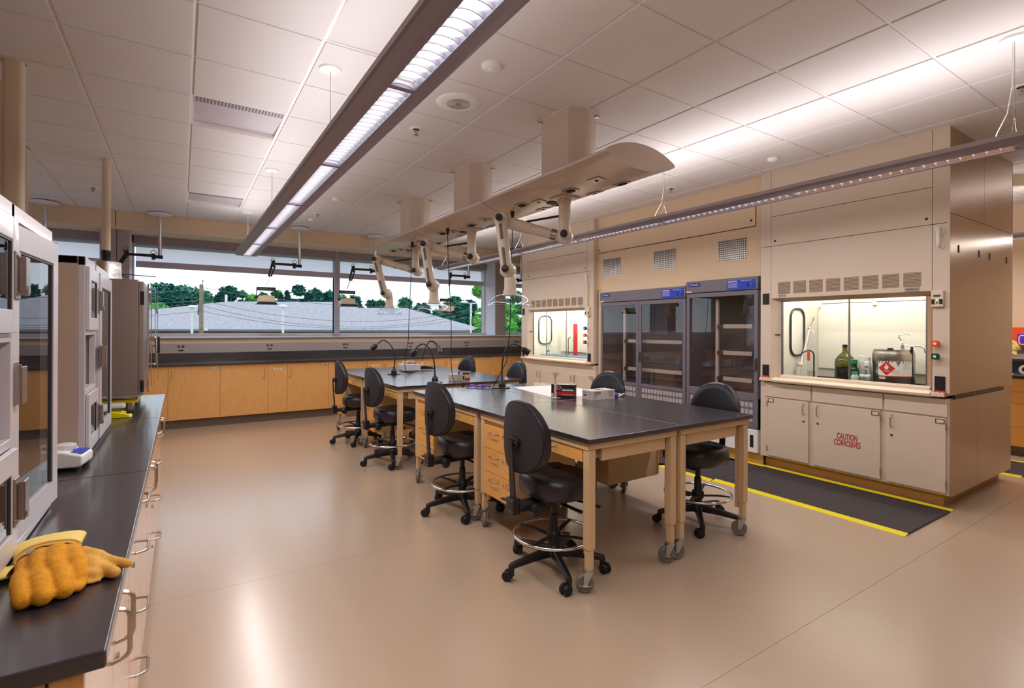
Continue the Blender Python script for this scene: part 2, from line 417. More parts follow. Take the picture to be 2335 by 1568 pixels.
# other walls
wl = thing('wall_left', 'plain beige side wall', 'wall', kind='structure')
obj('wall_panel', MB().box(XL-.15, XL, YF, 5.6, 0, 3.3).box(XL-.15, XL, 8.6, 9.75, 0, 3.3).box(XL-.15, XL, 5.6, 8.6, 0, .95).box(XL-.15, XL, 5.6, 8.6, 2.5, 3.3), 'wall', wl)
t = thing('added_side_window', 'unseen side window with drawn pale blinds, added for daylight', 'window', kind='structure')  # unseen window, assumed from a cabinet-glass reflection, added to help the daylight
for k in range(3):
    obj('roller_shade', B(XL-.06, XL-.058, 5.65+k, 6.58+k, 1.0, 2.46), 'shade', t)
    obj('mullion', B(XL-.1, XL-.02, 5.57+k, 5.63+k, .95, 2.5), 'frame', t)
wr = thing('wall_right', 'beige wall of the space beyond the fume hoods', 'wall', kind='structure')
obj('wall_panel', B(XR, XR+.15, YF, 9.75, 0, 3.3), 'wall', wr)
wf = thing('wall_front', 'beige wall at the near end of the room', 'wall', kind='structure')
obj('wall_panel', B(XL-.15, XR+.15, YF-.15, YF, 0, 3.3), 'wall', wf)

# ------------------------------------------------------------------ pendant lights
LZ = 2.437
def louvre_light(x, y0, y1, breaks, lens_from, lab, up=True, cans=()):
    t = thing('pendant_light', lab, 'pendant light', (x, 0, LZ), group='linear pendant lights')
    hw = .137
    def prof(sgn):
        return [(sgn*.052, .002), (sgn*.052, .0), (sgn*.085, .002), (sgn*.115, .007), (sgn*.13, .013), (sgn*hw, .02), (sgn*hw, .046), (sgn*.13, .046), (sgn*.125, .03), (sgn*.062, .022), (sgn*.052, .022)]
    for sg in (-1, 1):
        obj('housing', MB().prism(prof(sg), y0, y1, 'Y'), 'fix', t)
        obj('edge_lip', B(sg*hw, sg*(hw+.002), y0, y1, .022, .048), 'fixlip', t)
    obj('end_cap', B(-hw, hw, y1, y1+.012, .004, .046), 'fixlip', t)
    ed = [lens_from] + [b for b in breaks if b > lens_from] + [y1]
    if lens_from > y0: obj('cover_plate', B(-.052, .052, y0, lens_from-.02, .0, .004), 'fix', t)
    for a, b in zip(ed, ed[1:]):
        a += .016; b -= .016
        lv = MB()
        n = max(2, int(round((b-a)/.058)))
        for k in range(n+1):
            yy = a+(b-a)*k/n
            # curved blade
            for q in range(6):
                u0 = -.052+.104*q/6; u1 = -.052+.104*(q+1)/6
                z0 = .004+.012*(1-(u0/.052)**2); z1 = .004+.012*(1-(u1/.052)**2)
                lv.add([(u0, yy-.002, z0), (u1, yy-.002, z1), (u1, yy+.002, z1), (u0, yy+.002, z0), (u0, yy-.004, .026), (u1, yy-.004, .026), (u1, yy+.004, .026), (u0, yy+.004, .026)],
                       [(0,3,2,1), (4,5,6,7), (0,1,5,4), (1,2,6,5), (2,3,7,6), (3,0,4,7)])
        lo = obj('louvre', lv, 'louvre', t, kind='stuff')
        for sg in (-1, 1):
            obj('reflector', MB().quad((sg*.052, a, .002), (sg*.052, b, .002), (sg*.040, b, .036), (sg*.040, a, .036)), 'refl', lo)
        obj('tube', MB().box(-.040, .040, a+.01, b-.01, .034, .036), 'lamp', lo)
        obj('divider', B(-.052, .052, b, b+.032, .0, .03), 'fix', t)
        area('downlight', (0, (a+b)/2, -.006), (0, 0, 0), .09, b-a-.04, DOWN_W*(b-a)/1.2, WARM, t)
    if up:
        L = y1-y0; n = max(1, round(L/2.0))
        for k in range(n):
            area('uplight', (0, y0+L*(k+.5)/n, .07), (PI, 0, 0), .2, L/n-.1, UP_W*(.62 if x < 1 else .9)*L/n/1.2, WARM, t)
    for cy in cans:
        if y0 < cy < y1:
            c = obj('canopy', MB().lathe([(.0, -.024), (.05, -.024), (.066, -.018), (.072, 0)], c=(0, cy, CH-LZ), n=28), 'white', t, smooth=True)
            obj('cable', MB().cyl((0, cy, CH-LZ-.02), (0, cy, .20), .0022, 6), 'satin', c)
            obj('cable_gripper', MB().cyl((0, cy, .215), (0, cy, .16), .006, 8), 'satin', c)
            obj('cable_fork', MB().cyl((0, cy, .17), (-.06, cy, .045), .001, 6).cyl((0, cy, .17), (.06, cy, .045), .001, 6), 'satin', c)
            if not (x < 1 and abs(cy-3.287) < .1):
                obj('power_cord', MB().tube([(.01, cy+.01, CH-LZ-.02), (.012, cy+.012, .35), (.0, cy+.03, .2), (-.05, cy+.06, .09), (-.06, cy+.07, .04)], .0022, 6), 'white', c, smooth=True)
    return t
br = [.84, 2.06, 3.285, 4.50, 5.71, 6.93]
louvre_light(.777, -1.6, 8.12, [-.38]+br, -1.59, 'long grey louvred pendant light nearest the window counters, running past the wide window', cans=(.847, 3.287, 5.727, 8.2-.15))
louvre_light(3.865, -.2, 8.12, br, .84, 'long grey louvred pendant light passing in front of the fume hoods', cans=(.847, 3.287, 5.727, 8.05))
louvre_light(7.75, -.2, 4.0, br, -.19, 'short visible length of pendant light beyond the fume hood block', cans=())

# ------------------------------------------------------------------ ceiling devices
def lathe_thing(nm, lab, cat, loc, prof, m, extra=None, group=None, n=28):
    t = thing(nm, lab, cat, loc, group=group)
    obj('body', MB().lathe(prof, n=n), m, t, smooth=True)
    if extra: extra(t)
    return t
def spk(t):
    obj('grille', MB().lathe([(0, -.012), (.085, -.011), (.088, -.006)], n=30), 'grid', t, smooth=True)
    for r in (.02, .032, .044, .056, .068, .08):
        obj('grille_ring', MB().tube([(r*math.cos(a*PI/12), r*math.sin(a*PI/12), -.012) for a in range(24)], .0016, 5, closed=True), 'rubber', t)
    obj('centre_cap', MB().lathe([(0, -.02), (.012, -.017), (.014, -.01)], n=14), 'satin', t, smooth=True)
lathe_thing('ceiling_speaker', 'large round white ceiling speaker with ringed grille', 'ceiling speaker', (1.66, 3.27, CH-.006), [(0, -.01), (.11, -.01), (.15, -.008), (.158, 0)], 'white', spk)
def det(t): obj('centre_cap', MB().lathe([(0, -.034), (.016, -.032), (.02, -.026)], n=16), 'white', t, smooth=True)
for x, y, r_, lb in ((1.595, 2.694, .062, 'round white motion sensor on the ceiling beside the near pendant light'), (4.696, 2.695, .05, 'round white sensor on the ceiling in front of the beige panel wall'), (1.63, 6.55, .05, 'small white sensor on the ceiling near the window end of the pendant light'), (1.62, 8.0, .04, 'small white sensor on the ceiling close to the window soffit')):
    lathe_thing('ceiling_sensor', lb, 'sensor', (x, y, CH-.006), [(0, -.028), (r_*.7, -.026), (r_*.95, -.016), (r_, 0)], 'white', det, group='ceiling sensors')
def spr(t):
    obj('nozzle', MB().cyl((0, 0, -.004), (0, 0, -.045), .009, 10), 'satin', t)
    obj('deflector', MB().lathe([(0, -.05), (.02, -.05), (.021, -.047), (0, -.046)], n=12, cap=False), 'satin', t)
    obj('frame_arm', MB().tube([(.012, 0, -.01), (.016, 0, -.03), (.002, 0, -.046)], .003, 5).tube([(-.012, 0, -.01), (-.016, 0, -.03), (-.002, 0, -.046)], .003, 5), 'satin', t)
    obj('recess', MB().lathe([(0, -.0065), (.026, -.0065)], n=16, cap=False), 'blackm', t)
for x, y, lb in ((1.594, 3.89, 'fire sprinkler head just beyond the round speaker'), (-.863, 7.607, 'fire sprinkler head above the tall steel cabinet'), (1.619, 7.569, 'fire sprinkler head near the window beside the long pendant light'), (4.72, 3.914, 'fire sprinkler head in front of the beige panel wall'), (-.93, 2.9, 'fire sprinkler head at the upper left corner of the ceiling'), (4.667, .988, 'fire sprinkler head by the cables of the light near the fume hood')):
    lathe_thing('fire_sprinkler', lb, 'sprinkler', (x, y, CH-.006), [(.028, -.006), (.05, -.005), (.056, 0)], 'white', spr, group='fire sprinklers')
t = thing('ceiling_projector_mount', 'square beige ceiling fitting beyond the fume hoods', 'ceiling fitting', (7.35, 1.62, CH))
obj('housing', MB().lathe([(.10, -.12), (.15, -.01), (.15, 0)], n=4), 'wallcream', t)

# ------------------------------------------------------------------ overhead service wing
WX, WZ = 2.475, 2.518
t = thing('service_wing', 'long beige wing-shaped overhead service carrier hung over the tables', 'service carrier', (WX, 0, WZ))
hw = .305
def wing_poly(s=1.0, dz=0.0):
    up = [(-hw*s+2*hw*s*k/16, .012+.078*(1-abs(-1+2*k/16)**2.2)) for k in range(17)]
    dn = [(hw*s-2*hw*s*k/16, -.006-.068*(1-abs(-1+2*k/16)**2.4)) for k in range(17)]
    return [(a, b*s+dz) for a, b in up+dn]
for a, b in ((2.29, 3.815), (3.825, 5.335), (5.345, 6.85)):
    obj('wing_section', MB().prism(wing_poly(), a, b, 'Y'), 'wing', t, smooth=True)
obj('joint_band', MB().prism(wing_poly(.99), 3.815, 3.825, 'Y').prism(wing_poly(.99), 5.335, 5.345, 'Y'), 'greyd', t)
for a, b in ((2.278, 2.29), (6.85, 6.862)):
    obj('end_cap', MB().prism(wing_poly(1.012), a, b, 'Y'), 'wing', t)
def post_poly():
    o = [(-.13, .1625), (-.13, -.1625)]
    for k in range(1, 12): o.append((-.13+.26*k/12, -.1625-.05*math.sin(PI*k/12)))
    o += [(.13, -.1625), (.13, .1625)]
    for k in range(1, 12): o.append((.13-.26*k/12, .1625+.05*math.sin(PI*k/12)))
    return o
for y in (3.03, 4.55, 6.07):
    p = obj('post', MB().prism(post_poly(), .05, CH-WZ-.004, 'Z', Matrix.Translation((0, y, 0))), 'wing', t, smooth=True)
    pp = [(a*1.03, b*1.02) for a, b in post_poly()]
    obj('ceiling_trim', MB().prism(pp, CH-WZ-.012, CH-WZ-.004, 'Z', Matrix.Translation((0, y, 0))), 'grid', p)
    obj('clip', MB().box(-.16, -.125, y+.155, y+.175, CH-WZ-.035, CH-WZ-.022).box(.125, .16, y-.18, y-.155, CH-WZ-.035, CH-WZ-.022), 'satin', p)
for s0 in (2.29, 3.82, 5.34):
    for dy, dx, kind in ((.32, -.09, 'd'), (.30, .13, 'p'), (.62, -.07, 'p'), (.60, .15, 'd'), (1.02, -.07, 'd'), (1.2, -.11, 'p'), (1.02, .14, 'p'), (1.22, .12, 'd')):
        z = -.006-.068*(1-abs(dx/hw)**2.4)
        sl = math.atan((.068*2.4*abs(dx/hw)**1.4/hw)*(1 if dx > 0 else -1))
        q = obj('outlet_plate', B(-.038, .038, -.058, .058, -.005, .0), 'satin', t, bv=.001, loc=(dx, s0+dy, z-.001), rot=(0, -sl, 0))
        if kind == 'p': obj('socket', B(-.02, .02, -.034, .034, -.012, -.004), 'blackm', q, bv=.003)
        else: obj('data_port', B(-.009, .009, -.009, .009, -.009, -.004), 'blackm', q)
    obj('access_port', MB().lathe([(.045, 0), (.045, -.004)], n=20), 'blackm', t, loc=(.03, s0+.98, -.076))

# ------------------------------------------------------------------ articulated extraction arms
AX = Vector((.69, .73, 0)).normalized()
def extraction_arm(mx, my, E2, E3, D, lab):
    t = thing('extraction_arm', lab, 'extraction arm', (mx, my, 0), group='extraction arms under the service wing')
    o = Vector((mx, my, 0)); ax = AX
    r = .046
    E1 = Vector((0, 0, 2.155)); E2 = Vector(E2)-o; E3 = Vector(E3)-o; D = Vector(D)-o
    obj('mounting_plate', B(-.085, .085, -.085, .085, 2.432, 2.446), 'arm', t, bv=.004)
    obj('collar', MB().lathe([(.052, 2.434), (.05, 2.40), (.043, 2.395), (.043, 2.30), (.047, 2.298), (.047, 2.27), (.042, 2.268)], n=24), 'arm', t, smooth=True)
    obj('drop_pipe', MB().tube(rnd([(0, 0, 2.42), E1, E1+ax*.115], .055, 6), r, 18), 'arm', t, smooth=True)
    obj('upper_pipe', MB().tube(rnd([E1+ax*.06, E1+ax*.115, E2+ax*.115, E2+ax*.05], .055, 6), r*.92, 18), 'arm', t, smooth=True)
    m1 = (E1*.45+E2*.55)+ax*.115
    d1 = (E2-E1).normalized()
    obj('sleeve', MB().cyl(m1, m1+d1*.30, r*1.06, 18), 'arm', t, smooth=True)
    obj('knuckle', MB().lathe([(.03, -.058), (.054, -.05), (.062, -.02), (.062, .035), (.050, .075)], n=20, mx=Matrix.Translation(E1+ax*.06) @ ax.to_track_quat('Z', 'Y').to_matrix().to_4x4()), 'arm', t, smooth=True)
    obj('knuckle', MB().lathe([(.03, -.06), (.053, -.05), (.060, -.01), (.060, .035), (.048, .07)], n=20, mx=Matrix.Translation(E2+ax*.05) @ ax.to_track_quat('Z', 'Y').to_matrix().to_4x4()), 'arm', t, smooth=True)
    obj('lower_pipe', MB().tube(rnd([E2+ax*.09, E2, E3, E3+ax*.09], .055, 6), r, 18), 'arm', t, smooth=True)
    obj('knuckle', MB().lathe([(.03, -.06), (.055, -.05), (.064, -.01), (.064, .035), (.050, .08)], n=20, mx=Matrix.Translation(E3+ax*.055) @ ax.to_track_quat('Z', 'Y').to_matrix().to_4x4()), 'arm', t, smooth=True)
    T = Vector((D.x, D.y, D.z+.235))
    obj('hood_pipe', MB().tube(rnd([E3+ax*.03, E3+ax*.10+Vector((0, 0, -.01)), T, D+Vector((0, 0, .13))], .05, 5), r*1.02, 18), 'arm', t, smooth=True)
    obj('hood_collar', MB().lathe([(.048, .20), (.049, .13), (.056, .125), (.056, .105), (.062, .10), (.062, .085)], c=tuple(D), n=24), 'arm', t, smooth=True)
    for P_, nm in ((E1, 'k'), (E2, 'k'), (E3, 'k')):
        k = obj('friction_knob', MB().lathe([(.012, 0), (.027, -.005), (.029, -.012), (.029, -.028), (.022, -.032)], n=12, mx=Matrix.Translation(P_-ax*.042) @ ax.to_track_quat('Z', 'Y').to_matrix().to_4x4()), 'black', t, smooth=True)
    ld = (E3-E2).normalized()
    for s0, s1, P_ in ((.05, .17, E2), (-.17, -.03, E3)):
        a = P_+ld*s0-ax*.047; b = P_+ld*s1-ax*.047
        obj('cover_strip', MB().cyl(a, b, .012, 8), 'rubber', t, smooth=True)
    c0 = (E2*.42+E3*.58)-ax*.045
    obj('damper_knob', MB().cyl(c0, c0+ax*.02, .010, 8).cyl((E2*.25+E3*.75)-ax*.052, (E2*.25+E3*.75)-ax*.03, .007, 8), 'blackm', t)
    obj('clamp_band', MB().cyl(E1+d1*.075+ax*.115, E1+d1*.12+ax*.115, r*1.0, 18), 'steel', t, smooth=True)
    obj('gas_strut', MB().cyl(Vector((0.0, .0, 2.30)), (E1*.38+E2*.62)+Vector((0, 0, .045))+ax*.09, .008, 8).cyl((E1*.1+E2*.1)*1+Vector((0, 0, 2.30))*.8+Vector((0, 0, .02)), (E1*.30+E2*.70)*.8+Vector((0, 0, 2.30))*.2, .004, 6) if False else MB().cyl(Vector((0, 0, 2.31)), (E1*.38+E2*.62)+Vector((0, 0, .045))+ax*.10, .009, 8), 'blackm', t)
    pf = []
    for k in range(9):
        a = R(12+78*k/8); pf.append((.175*math.cos(a-R(12))*1.0, .012+.095*math.sin(R(90*k/8))))
    pf = [(.19, 0), (.19, .004), (.172, .010)] + [(.172*math.cos(R(80*k/8)), .010+.088*math.sin(R(90*k/8))) for k in range(1, 9)]
    obj('dome', MB().lathe(pf, c=tuple(D), n=36, cap=False), 'gdome', t, smooth=True)
    obj('dome_rim', MB().tube([(D.x+.188*math.cos(a*PI/18), D.y+.188*math.sin(a*PI/18), D.z+.002) for a in range(36)], .004, 6, closed=True), 'gclear', t, smooth=True)
    return t
extraction_arm(2.50, 3.10, (2.13, 3.45, 2.30), (2.17, 3.42, 1.895), (2.225, 3.45, 1.605), 'beige jointed extraction arm with clear dome, the one nearest to the front tables')
extraction_arm(2.505, 4.62, (2.13, 4.95, 2.30), (2.19, 4.93, 1.88), (2.265, 5.02, 1.60), 'beige jointed extraction arm with clear dome, the middle of the three')
extraction_arm(2.50, 6.11, (2.10, 6.46, 2.31), (2.24, 6.52, 1.88), (2.335, 6.60, 1.605), 'beige jointed extraction arm with clear dome, the one nearest the window')

# cords that drop from the wing
def cord(pts, lab, r=.004):
    pp = []
    for a, b in zip(pts, pts[1:]):
        for k in range(5):
            pp.append(Vector(a).lerp(Vector(b), k/5))
    pp.append(Vector(pts[-1]))
    base = pp[-1].copy()
    t = thing('power_cord', lab, 'cord', tuple(base), group='black power cords hanging from the service wing')
    obj('cable', MB().tube([p-base for p in pp], r, 7), 'black', t, smooth=True)
    tp = Vector(pts[0])-base
    obj('plug', MB().lathe([(.014, .0), (.018, -.02), (.012, -.06), (.006, -.075)], c=tuple(tp), n=12), 'black', t, smooth=True)
cord([(2.42, 3.72, 2.45), (2.425, 3.73, 2.2), (2.41, 3.73, 1.9), (2.43, 3.76, 1.55), (2.41, 3.76, 1.3), (2.43, 3.82, 1.13), (2.42, 3.95, .98), (2.45, 4.08, .88), (2.50, 4.2, .846), (2.58, 4.23, .845)], 'black cord dropping from the wing to the gooseneck lamp by the purple gloves')
cord([(2.28, 4.72, 2.45), (2.285, 4.72, 2.2), (2.30, 4.73, 1.95), (2.33, 4.75, 1.7), (2.35, 4.77, 1.45), (2.365, 4.80, 1.25), (2.38, 4.83, 1.05), (2.42, 4.87, .90), (2.44, 4.80, .80), (2.44, 4.76, .70)], 'black cord dropping from the wing between the two table groups')
cord([(2.30, 5.72, 2.45), (2.29, 5.72, 2.2), (2.29, 5.74, 1.9), (2.28, 5.76, 1.6), (2.29, 5.8, 1.3), (2.28, 5.86, 1.12), (2.29, 5.92, .98), (2.34, 6.02, .87), (2.42, 6.1, .846), (2.48, 6.16, .846)], 'black cord dropping from the wing in front of the far gooseneck lamp')

# ------------------------------------------------------------------ ceiling mounted task lamps by the window
def task_lamp(x, lab, mode=0):
    t = thing('task_lamp', lab, 'task lamp', (x, 8.78, 0), group='ceiling mounted task lamps along the window')
    obj('ceiling_flange', MB().lathe([(.0, CH-.05), (.10, CH-.05), (.145, CH-.035), (.15, CH-.02), (.12, CH-.006)], n=30), 'offwhite', t, smooth=True)
    obj('pole', MB().cyl((0, 0, CH-.04), (0, 0, 2.44), .024, 16), 'chrome', t, smooth=True)
    b = obj('bracket', B(-.06, .035, -.022, .022, 2.395, 2.44), 'black', t, bv=.003)
    obj('pivot', MB().cyl((-.075, 0, 2.375), (-.075, 0, 2.46), .022, 12), 'black', t, smooth=True)
    obj('arm', B(-.36, -.05, -.016, .016, 2.412, 2.448), 'black', t, bv=.003, rot=(0, R(0), 0))
    ex = -.385
    obj('elbow', MB().cyl((ex, 0, 2.38), (ex, 0, 2.48), .024, 12), 'black', t, smooth=True)
    obj('cable_loop', MB().tube([(ex+.03*math.cos(a)-.005, -.01, 2.46+.055*math.sin(a)) for a in [PI*k/10 for k in range(11)]], .004, 6).tube([(-.075+.035*math.cos(a), -.01, 2.45+.055*math.sin(a)) for a in [PI*k/10 for k in range(11)]], .004, 6), 'black', t, smooth=True)
    if mode == 1:      # folded back behind the cabinet
        obj('spring_arm', MB().cyl((ex, 0, 2.44), (ex-.12, -.05, 2.20), .018, 8).cyl((ex+.02, 0, 2.42), (ex-.10, -.05, 2.19), .012, 8), 'black', t)
        obj('head_rod', MB().cyl((ex-.12, -.05, 2.20), (ex+.02, -.09, 2.10), .006, 6).cyl((ex-.02, -.05, 2.145), (ex+.34, -.06, 2.13), .006, 6), 'blackm', t)
        return t
    if mode == 2:
        obj('spring_arm', MB().cyl((ex, 0, 2.44), (ex-.05, -.05, 2.22), .016, 8), 'black', t)
        ox, hz = ex-.08, 1.98
    elif mode == 3:
        obj('spring_arm', MB().cyl((ex, 0, 2.44), (ex+.12, -.2, 2.25), .016, 8), 'black', t)
        return t
    else:
        ox, hz = ex-.10, 2.055
        obj('spring_arm', MB().cyl((ex-.01, 0, 2.45), (ex-.062, 0, 2.225), .017, 8).cyl((ex+.028, 0, 2.40), (ex-.03, 0, 2.225), .012, 8), 'black', t)
        obj('lower_arm', MB().cyl((ex-.045, 0, 2.24), (ox, 0, hz+.03), .007, 8), 'chrome', t, smooth=True)
    y = obj('yoke', MB().box(ox-.135, ox+.135, -.012, .012, hz-.055, hz), 'black', t, bv=.004)
    obj('yoke_slot', B(ox-.10, ox+.10, -.014, -.012, hz-.033, hz-.024), 'rubber', y)
    obj('yoke_leg', MB().cyl((ox-.133, 0, hz-.02), (ox-.14, 0, hz-.15), .006, 6).cyl((ox+.13, 0, hz-.02), (ox+.128, 0, hz-.15), .006, 6), 'black', y)
    obj('clamp_knob', MB().cyl((ox-.16, 0, hz-.155), (ox-.115, 0, hz-.155), .016, 10).cyl((ox+.115, 0, hz-.155), (ox+.15, 0, hz-.155), .014, 10), 'black', y, smooth=True)
    hp = [(-.118, -.235), (.115, -.235), (.118, -.155), (.10, -.14), (0, -.128), (-.10, -.14), (-.118, -.15)]
    obj('lamp_head', MB().prism([(ox+a, hz+b) for a, b in hp], -.09, .09, 'Y'), 'cream', t, bv=.008)
    obj('shade_skirt', MB().prism([(ox-.115, hz-.235), (ox-.15, hz-.27), (ox+.155, hz-.27), (ox+.12, hz-.235)], -.115, .11, 'Y'), 'black', t)
    return t
task_lamp(-1.475, 'chrome pole task lamp, leftmost, behind the tall cabinets', 3)
task_lamp(-.255, 'chrome pole task lamp with its black arm folded over the steel cabinet', 1)
task_lamp(1.60, 'chrome pole task lamp with beige head hanging before the left half of the wide window')
task_lamp(2.85, 'chrome pole task lamp with beige head hanging before the window mullion')
task_lamp(4.69, 'chrome pole task lamp seen behind the middle clear dome', 2)
task_lamp(5.93, 'chrome pole task lamp half hidden by the far fume hood', 3)

# ------------------------------------------------------------------ lab tables
def add_table(x, y, side, label, mirror_y=False, first={}):
    """x,y = low corner; drawers on the side facing -x (side=-1) or +x (side=1)"""
    W, L = .744, 1.228
    t = thing('lab_table', label, 'table', (x+W/2, y+L/2, 0), 0, group='black topped lab tables')
    if side > 0: t.scale = (-1, 1, 1)
    if side in first:
        src = first[side]
        for ch in list(src.children): copy_tree(ch, t)
        return t
    first[side] = t
    hx, hy = W/2, L/2
    obj('worktop', B(-hx, hx, -hy, hy, .812, .84), 'epoxy', t, bv=.003)
    # frame rails
    f = MB()
    for sx in (-1, 1): f.box(sx*(hx-.015), sx*(hx-.065), -hy+.03, hy-.03, .772, .811)
    for sy in (-1, 1): f.box(-hx+.02, hx-.02, sy*(hy-.02), sy*(hy-.045), .777, .811)
    f.box(-hx+.13, hx-.1, -hy+.045, -hy+.065, .70, .775)
    obj('frame', f, 'tan', t, bv=.002)
    for sx in (-1, 1):
        for sy in (-1, 1):
            cx, cy = sx*(hx-.043), sy*(hy-.05)
            l = obj('leg', MB().box(cx-.024, cx+.024, cy-.024, cy+.024, .235, .775), 'tan', t, bv=.003)
            obj('inner_tube', MB().box(cx-.018, cx+.018, cy-.018, cy+.018, .125, .24), 'tan', l, bv=.002)
            obj('rear_tube', MB().box(cx+.0, cx+.022, cy-sy*.026, cy-sy*.046, .19, .775), 'tan', l, bv=.002)
            ang = {(-1, -1): 146, (-1, 1): 238, (1, -1): 148, (1, 1): 215}[(sx, sy)]
            if side > 0: ang = 180-{(-1, -1): 128, (-1, 1): 230, (1, -1): 148, (1, 1): 200}[(sx, sy)]
            a = R(ang); ux, uy = math.cos(a), math.sin(a)
            wx_, wy_ = cx+ux*.022, cy+uy*.022
            ax = Vector((-uy, ux, 0))
            mxw = Matrix.Translation((wx_, wy_, .051)) @ ax.to_track_quat('Z', 'Y').to_matrix().to_4x4()
            w_ = obj('caster_wheel', MB().lathe([(.0, -.010), (.03, -.012), (.036, -.014), (.044, -.015), (.050, -.010), (.051, 0), (.050, .010), (.044, .015), (.036, .014), (.03, .012), (0, .010)], n=22, mx=mxw), 'rubber', l, smooth=True)
            fk = MB()
            fk.cyl((cx, cy, .112), (cx, cy, .126), .024, 12)
            for s_ in (-1, 1):
                p = Vector((cx, cy, 0)) + ax*s_*.0195
                q = Vector((wx_, wy_, 0)) + ax*s_*.0195
                e = ax*s_*.002
                back = Vector((-ux, -uy, 0))*.020; fw = Vector((ux, uy, 0))
                pts = [p+back+Vector((0, 0, .114)), p+fw*.028+Vector((0, 0, .114)), q+fw*.010+Vector((0, 0, .045)), q-fw*.010+Vector((0, 0, .045))]
                fk.add([tuple(v) for v in pts]+[tuple(v+e) for v in pts], [(0, 1, 2, 3), (7, 6, 5, 4), (0, 4, 5, 1), (1, 5, 6, 2), (2, 6, 7, 3), (3, 7, 4, 0)])
            fk.cyl(Vector((wx_, wy_, .051))-ax*.026, Vector((wx_, wy_, .051))+ax*.026, .007, 8)
            obj('caster_fork', fk, 'zinc', l)
            q = Vector((wx_, wy_, .05))+ax*.026
            obj('brake_lever', MB().tube([q-Vector((ux, uy, 0))*.04, q+Vector((0, 0, -.006))+ax*.003, q+Vector((ux, uy, 0))*.045+Vector((0, 0, .002))], .005, 6, flat=(.5, 1.5)), 'zinc', l, smooth=True)
    # pedestal of three drawers at the far end on the -x side
    y0, y1 = hy-.425, hy-.055
    px0 = -hx+.022
    obj('pedestal', MB().box(px0+.018, px0+.56, y0+.004, y1-.004, .235, .765), 'tan', t, bv=.002)
    zz = [(.575, .738), (.411, .572), (.243, .408)]
    for k, (a, b) in enumerate(zz):
        d = obj('drawer', B(px0, px0+.019, y0, y1, a, b), 'woodh', t, bv=.0015)
        zc = b-.045
        yc = (y0+y1)/2+.02
        obj('handle', MB().tube(rnd([(px0, yc-.055, zc), (px0-.026, yc-.048, zc-.004), (px0-.026, yc+.048, zc-.004), (px0, yc+.055, zc)], .02, 4), .0042, 8), 'satin', d, smooth=True)
        obj('lock', MB().lathe([(.009, -.005), (.009, .002)], n=12, axis='X', c=(px0, yc-.11, zc-.002)), 'satin', d)
        lh = MB()
        yl = y0+.038
        lh.box(px0-.003, px0, yl-.022, yl+.022, zc+.012, zc+.016).box(px0-.003, px0, yl-.022, yl+.022, zc-.016, zc-.012).box(px0-.003, px0, yl-.022, yl-.017, zc-.012, zc+.012).box(px0-.003, px0, yl+.017, yl+.022, zc-.012, zc+.012)
        obj('label_holder', lh, 'satin', d)
    # pencil drawer
    d = obj('drawer', B(px0+.0, px0+.02, -hy+.085, y0-.03, .70, .768), 'woodh', t, bv=.0015)
    obj('drawer_box', B(px0+.02, px0+.42, -hy+.10, y0-.05, .705, .765), 'tan', d)
    yc = (-hy+.085+y0-.03)/2-.06; zc = .742
    obj('handle', MB().tube(rnd([(px0, yc-.055, zc), (px0-.026, yc-.048, zc-.004), (px0-.026, yc+.048, zc-.004), (px0, yc+.055, zc)], .02, 4), .0042, 8), 'satin', d, smooth=True)
    obj('cable_tray', B(hx-.24, hx-.10, -hy+.25, hy-.3, .62, .70), 'tand', t, bv=.003)
    return t
lab_names = {
 (0, 0): 'lab table at the near left corner with the closest black chair', (0, 1): 'lab table behind the closest one, with the second chair at its left side',
 (1, 0): 'lab table at the near right corner facing the drying cabinets', (1, 1): 'lab table on the right carrying the white pad and the glove carton',
 (0, 2): 'lab table of the far group at its near left corner', (0, 3): 'lab table at the far left, closest to the window', (1, 2): 'lab table of the far group at its near right corner',
 (1, 3): 'lab table at the far right of the far group under the microscope light'}
Y4 = (2.033, 3.265, 4.878, 6.110)
for ix in (0, 1):
    for iy in range(4):
        x = 1.815+ix*.748
        if ix == 0: add_table(x, Y4[iy], -1, lab_names[(ix, iy)])
        else:
            add_table(x, Y4[iy], 1, lab_names[(ix, iy)])

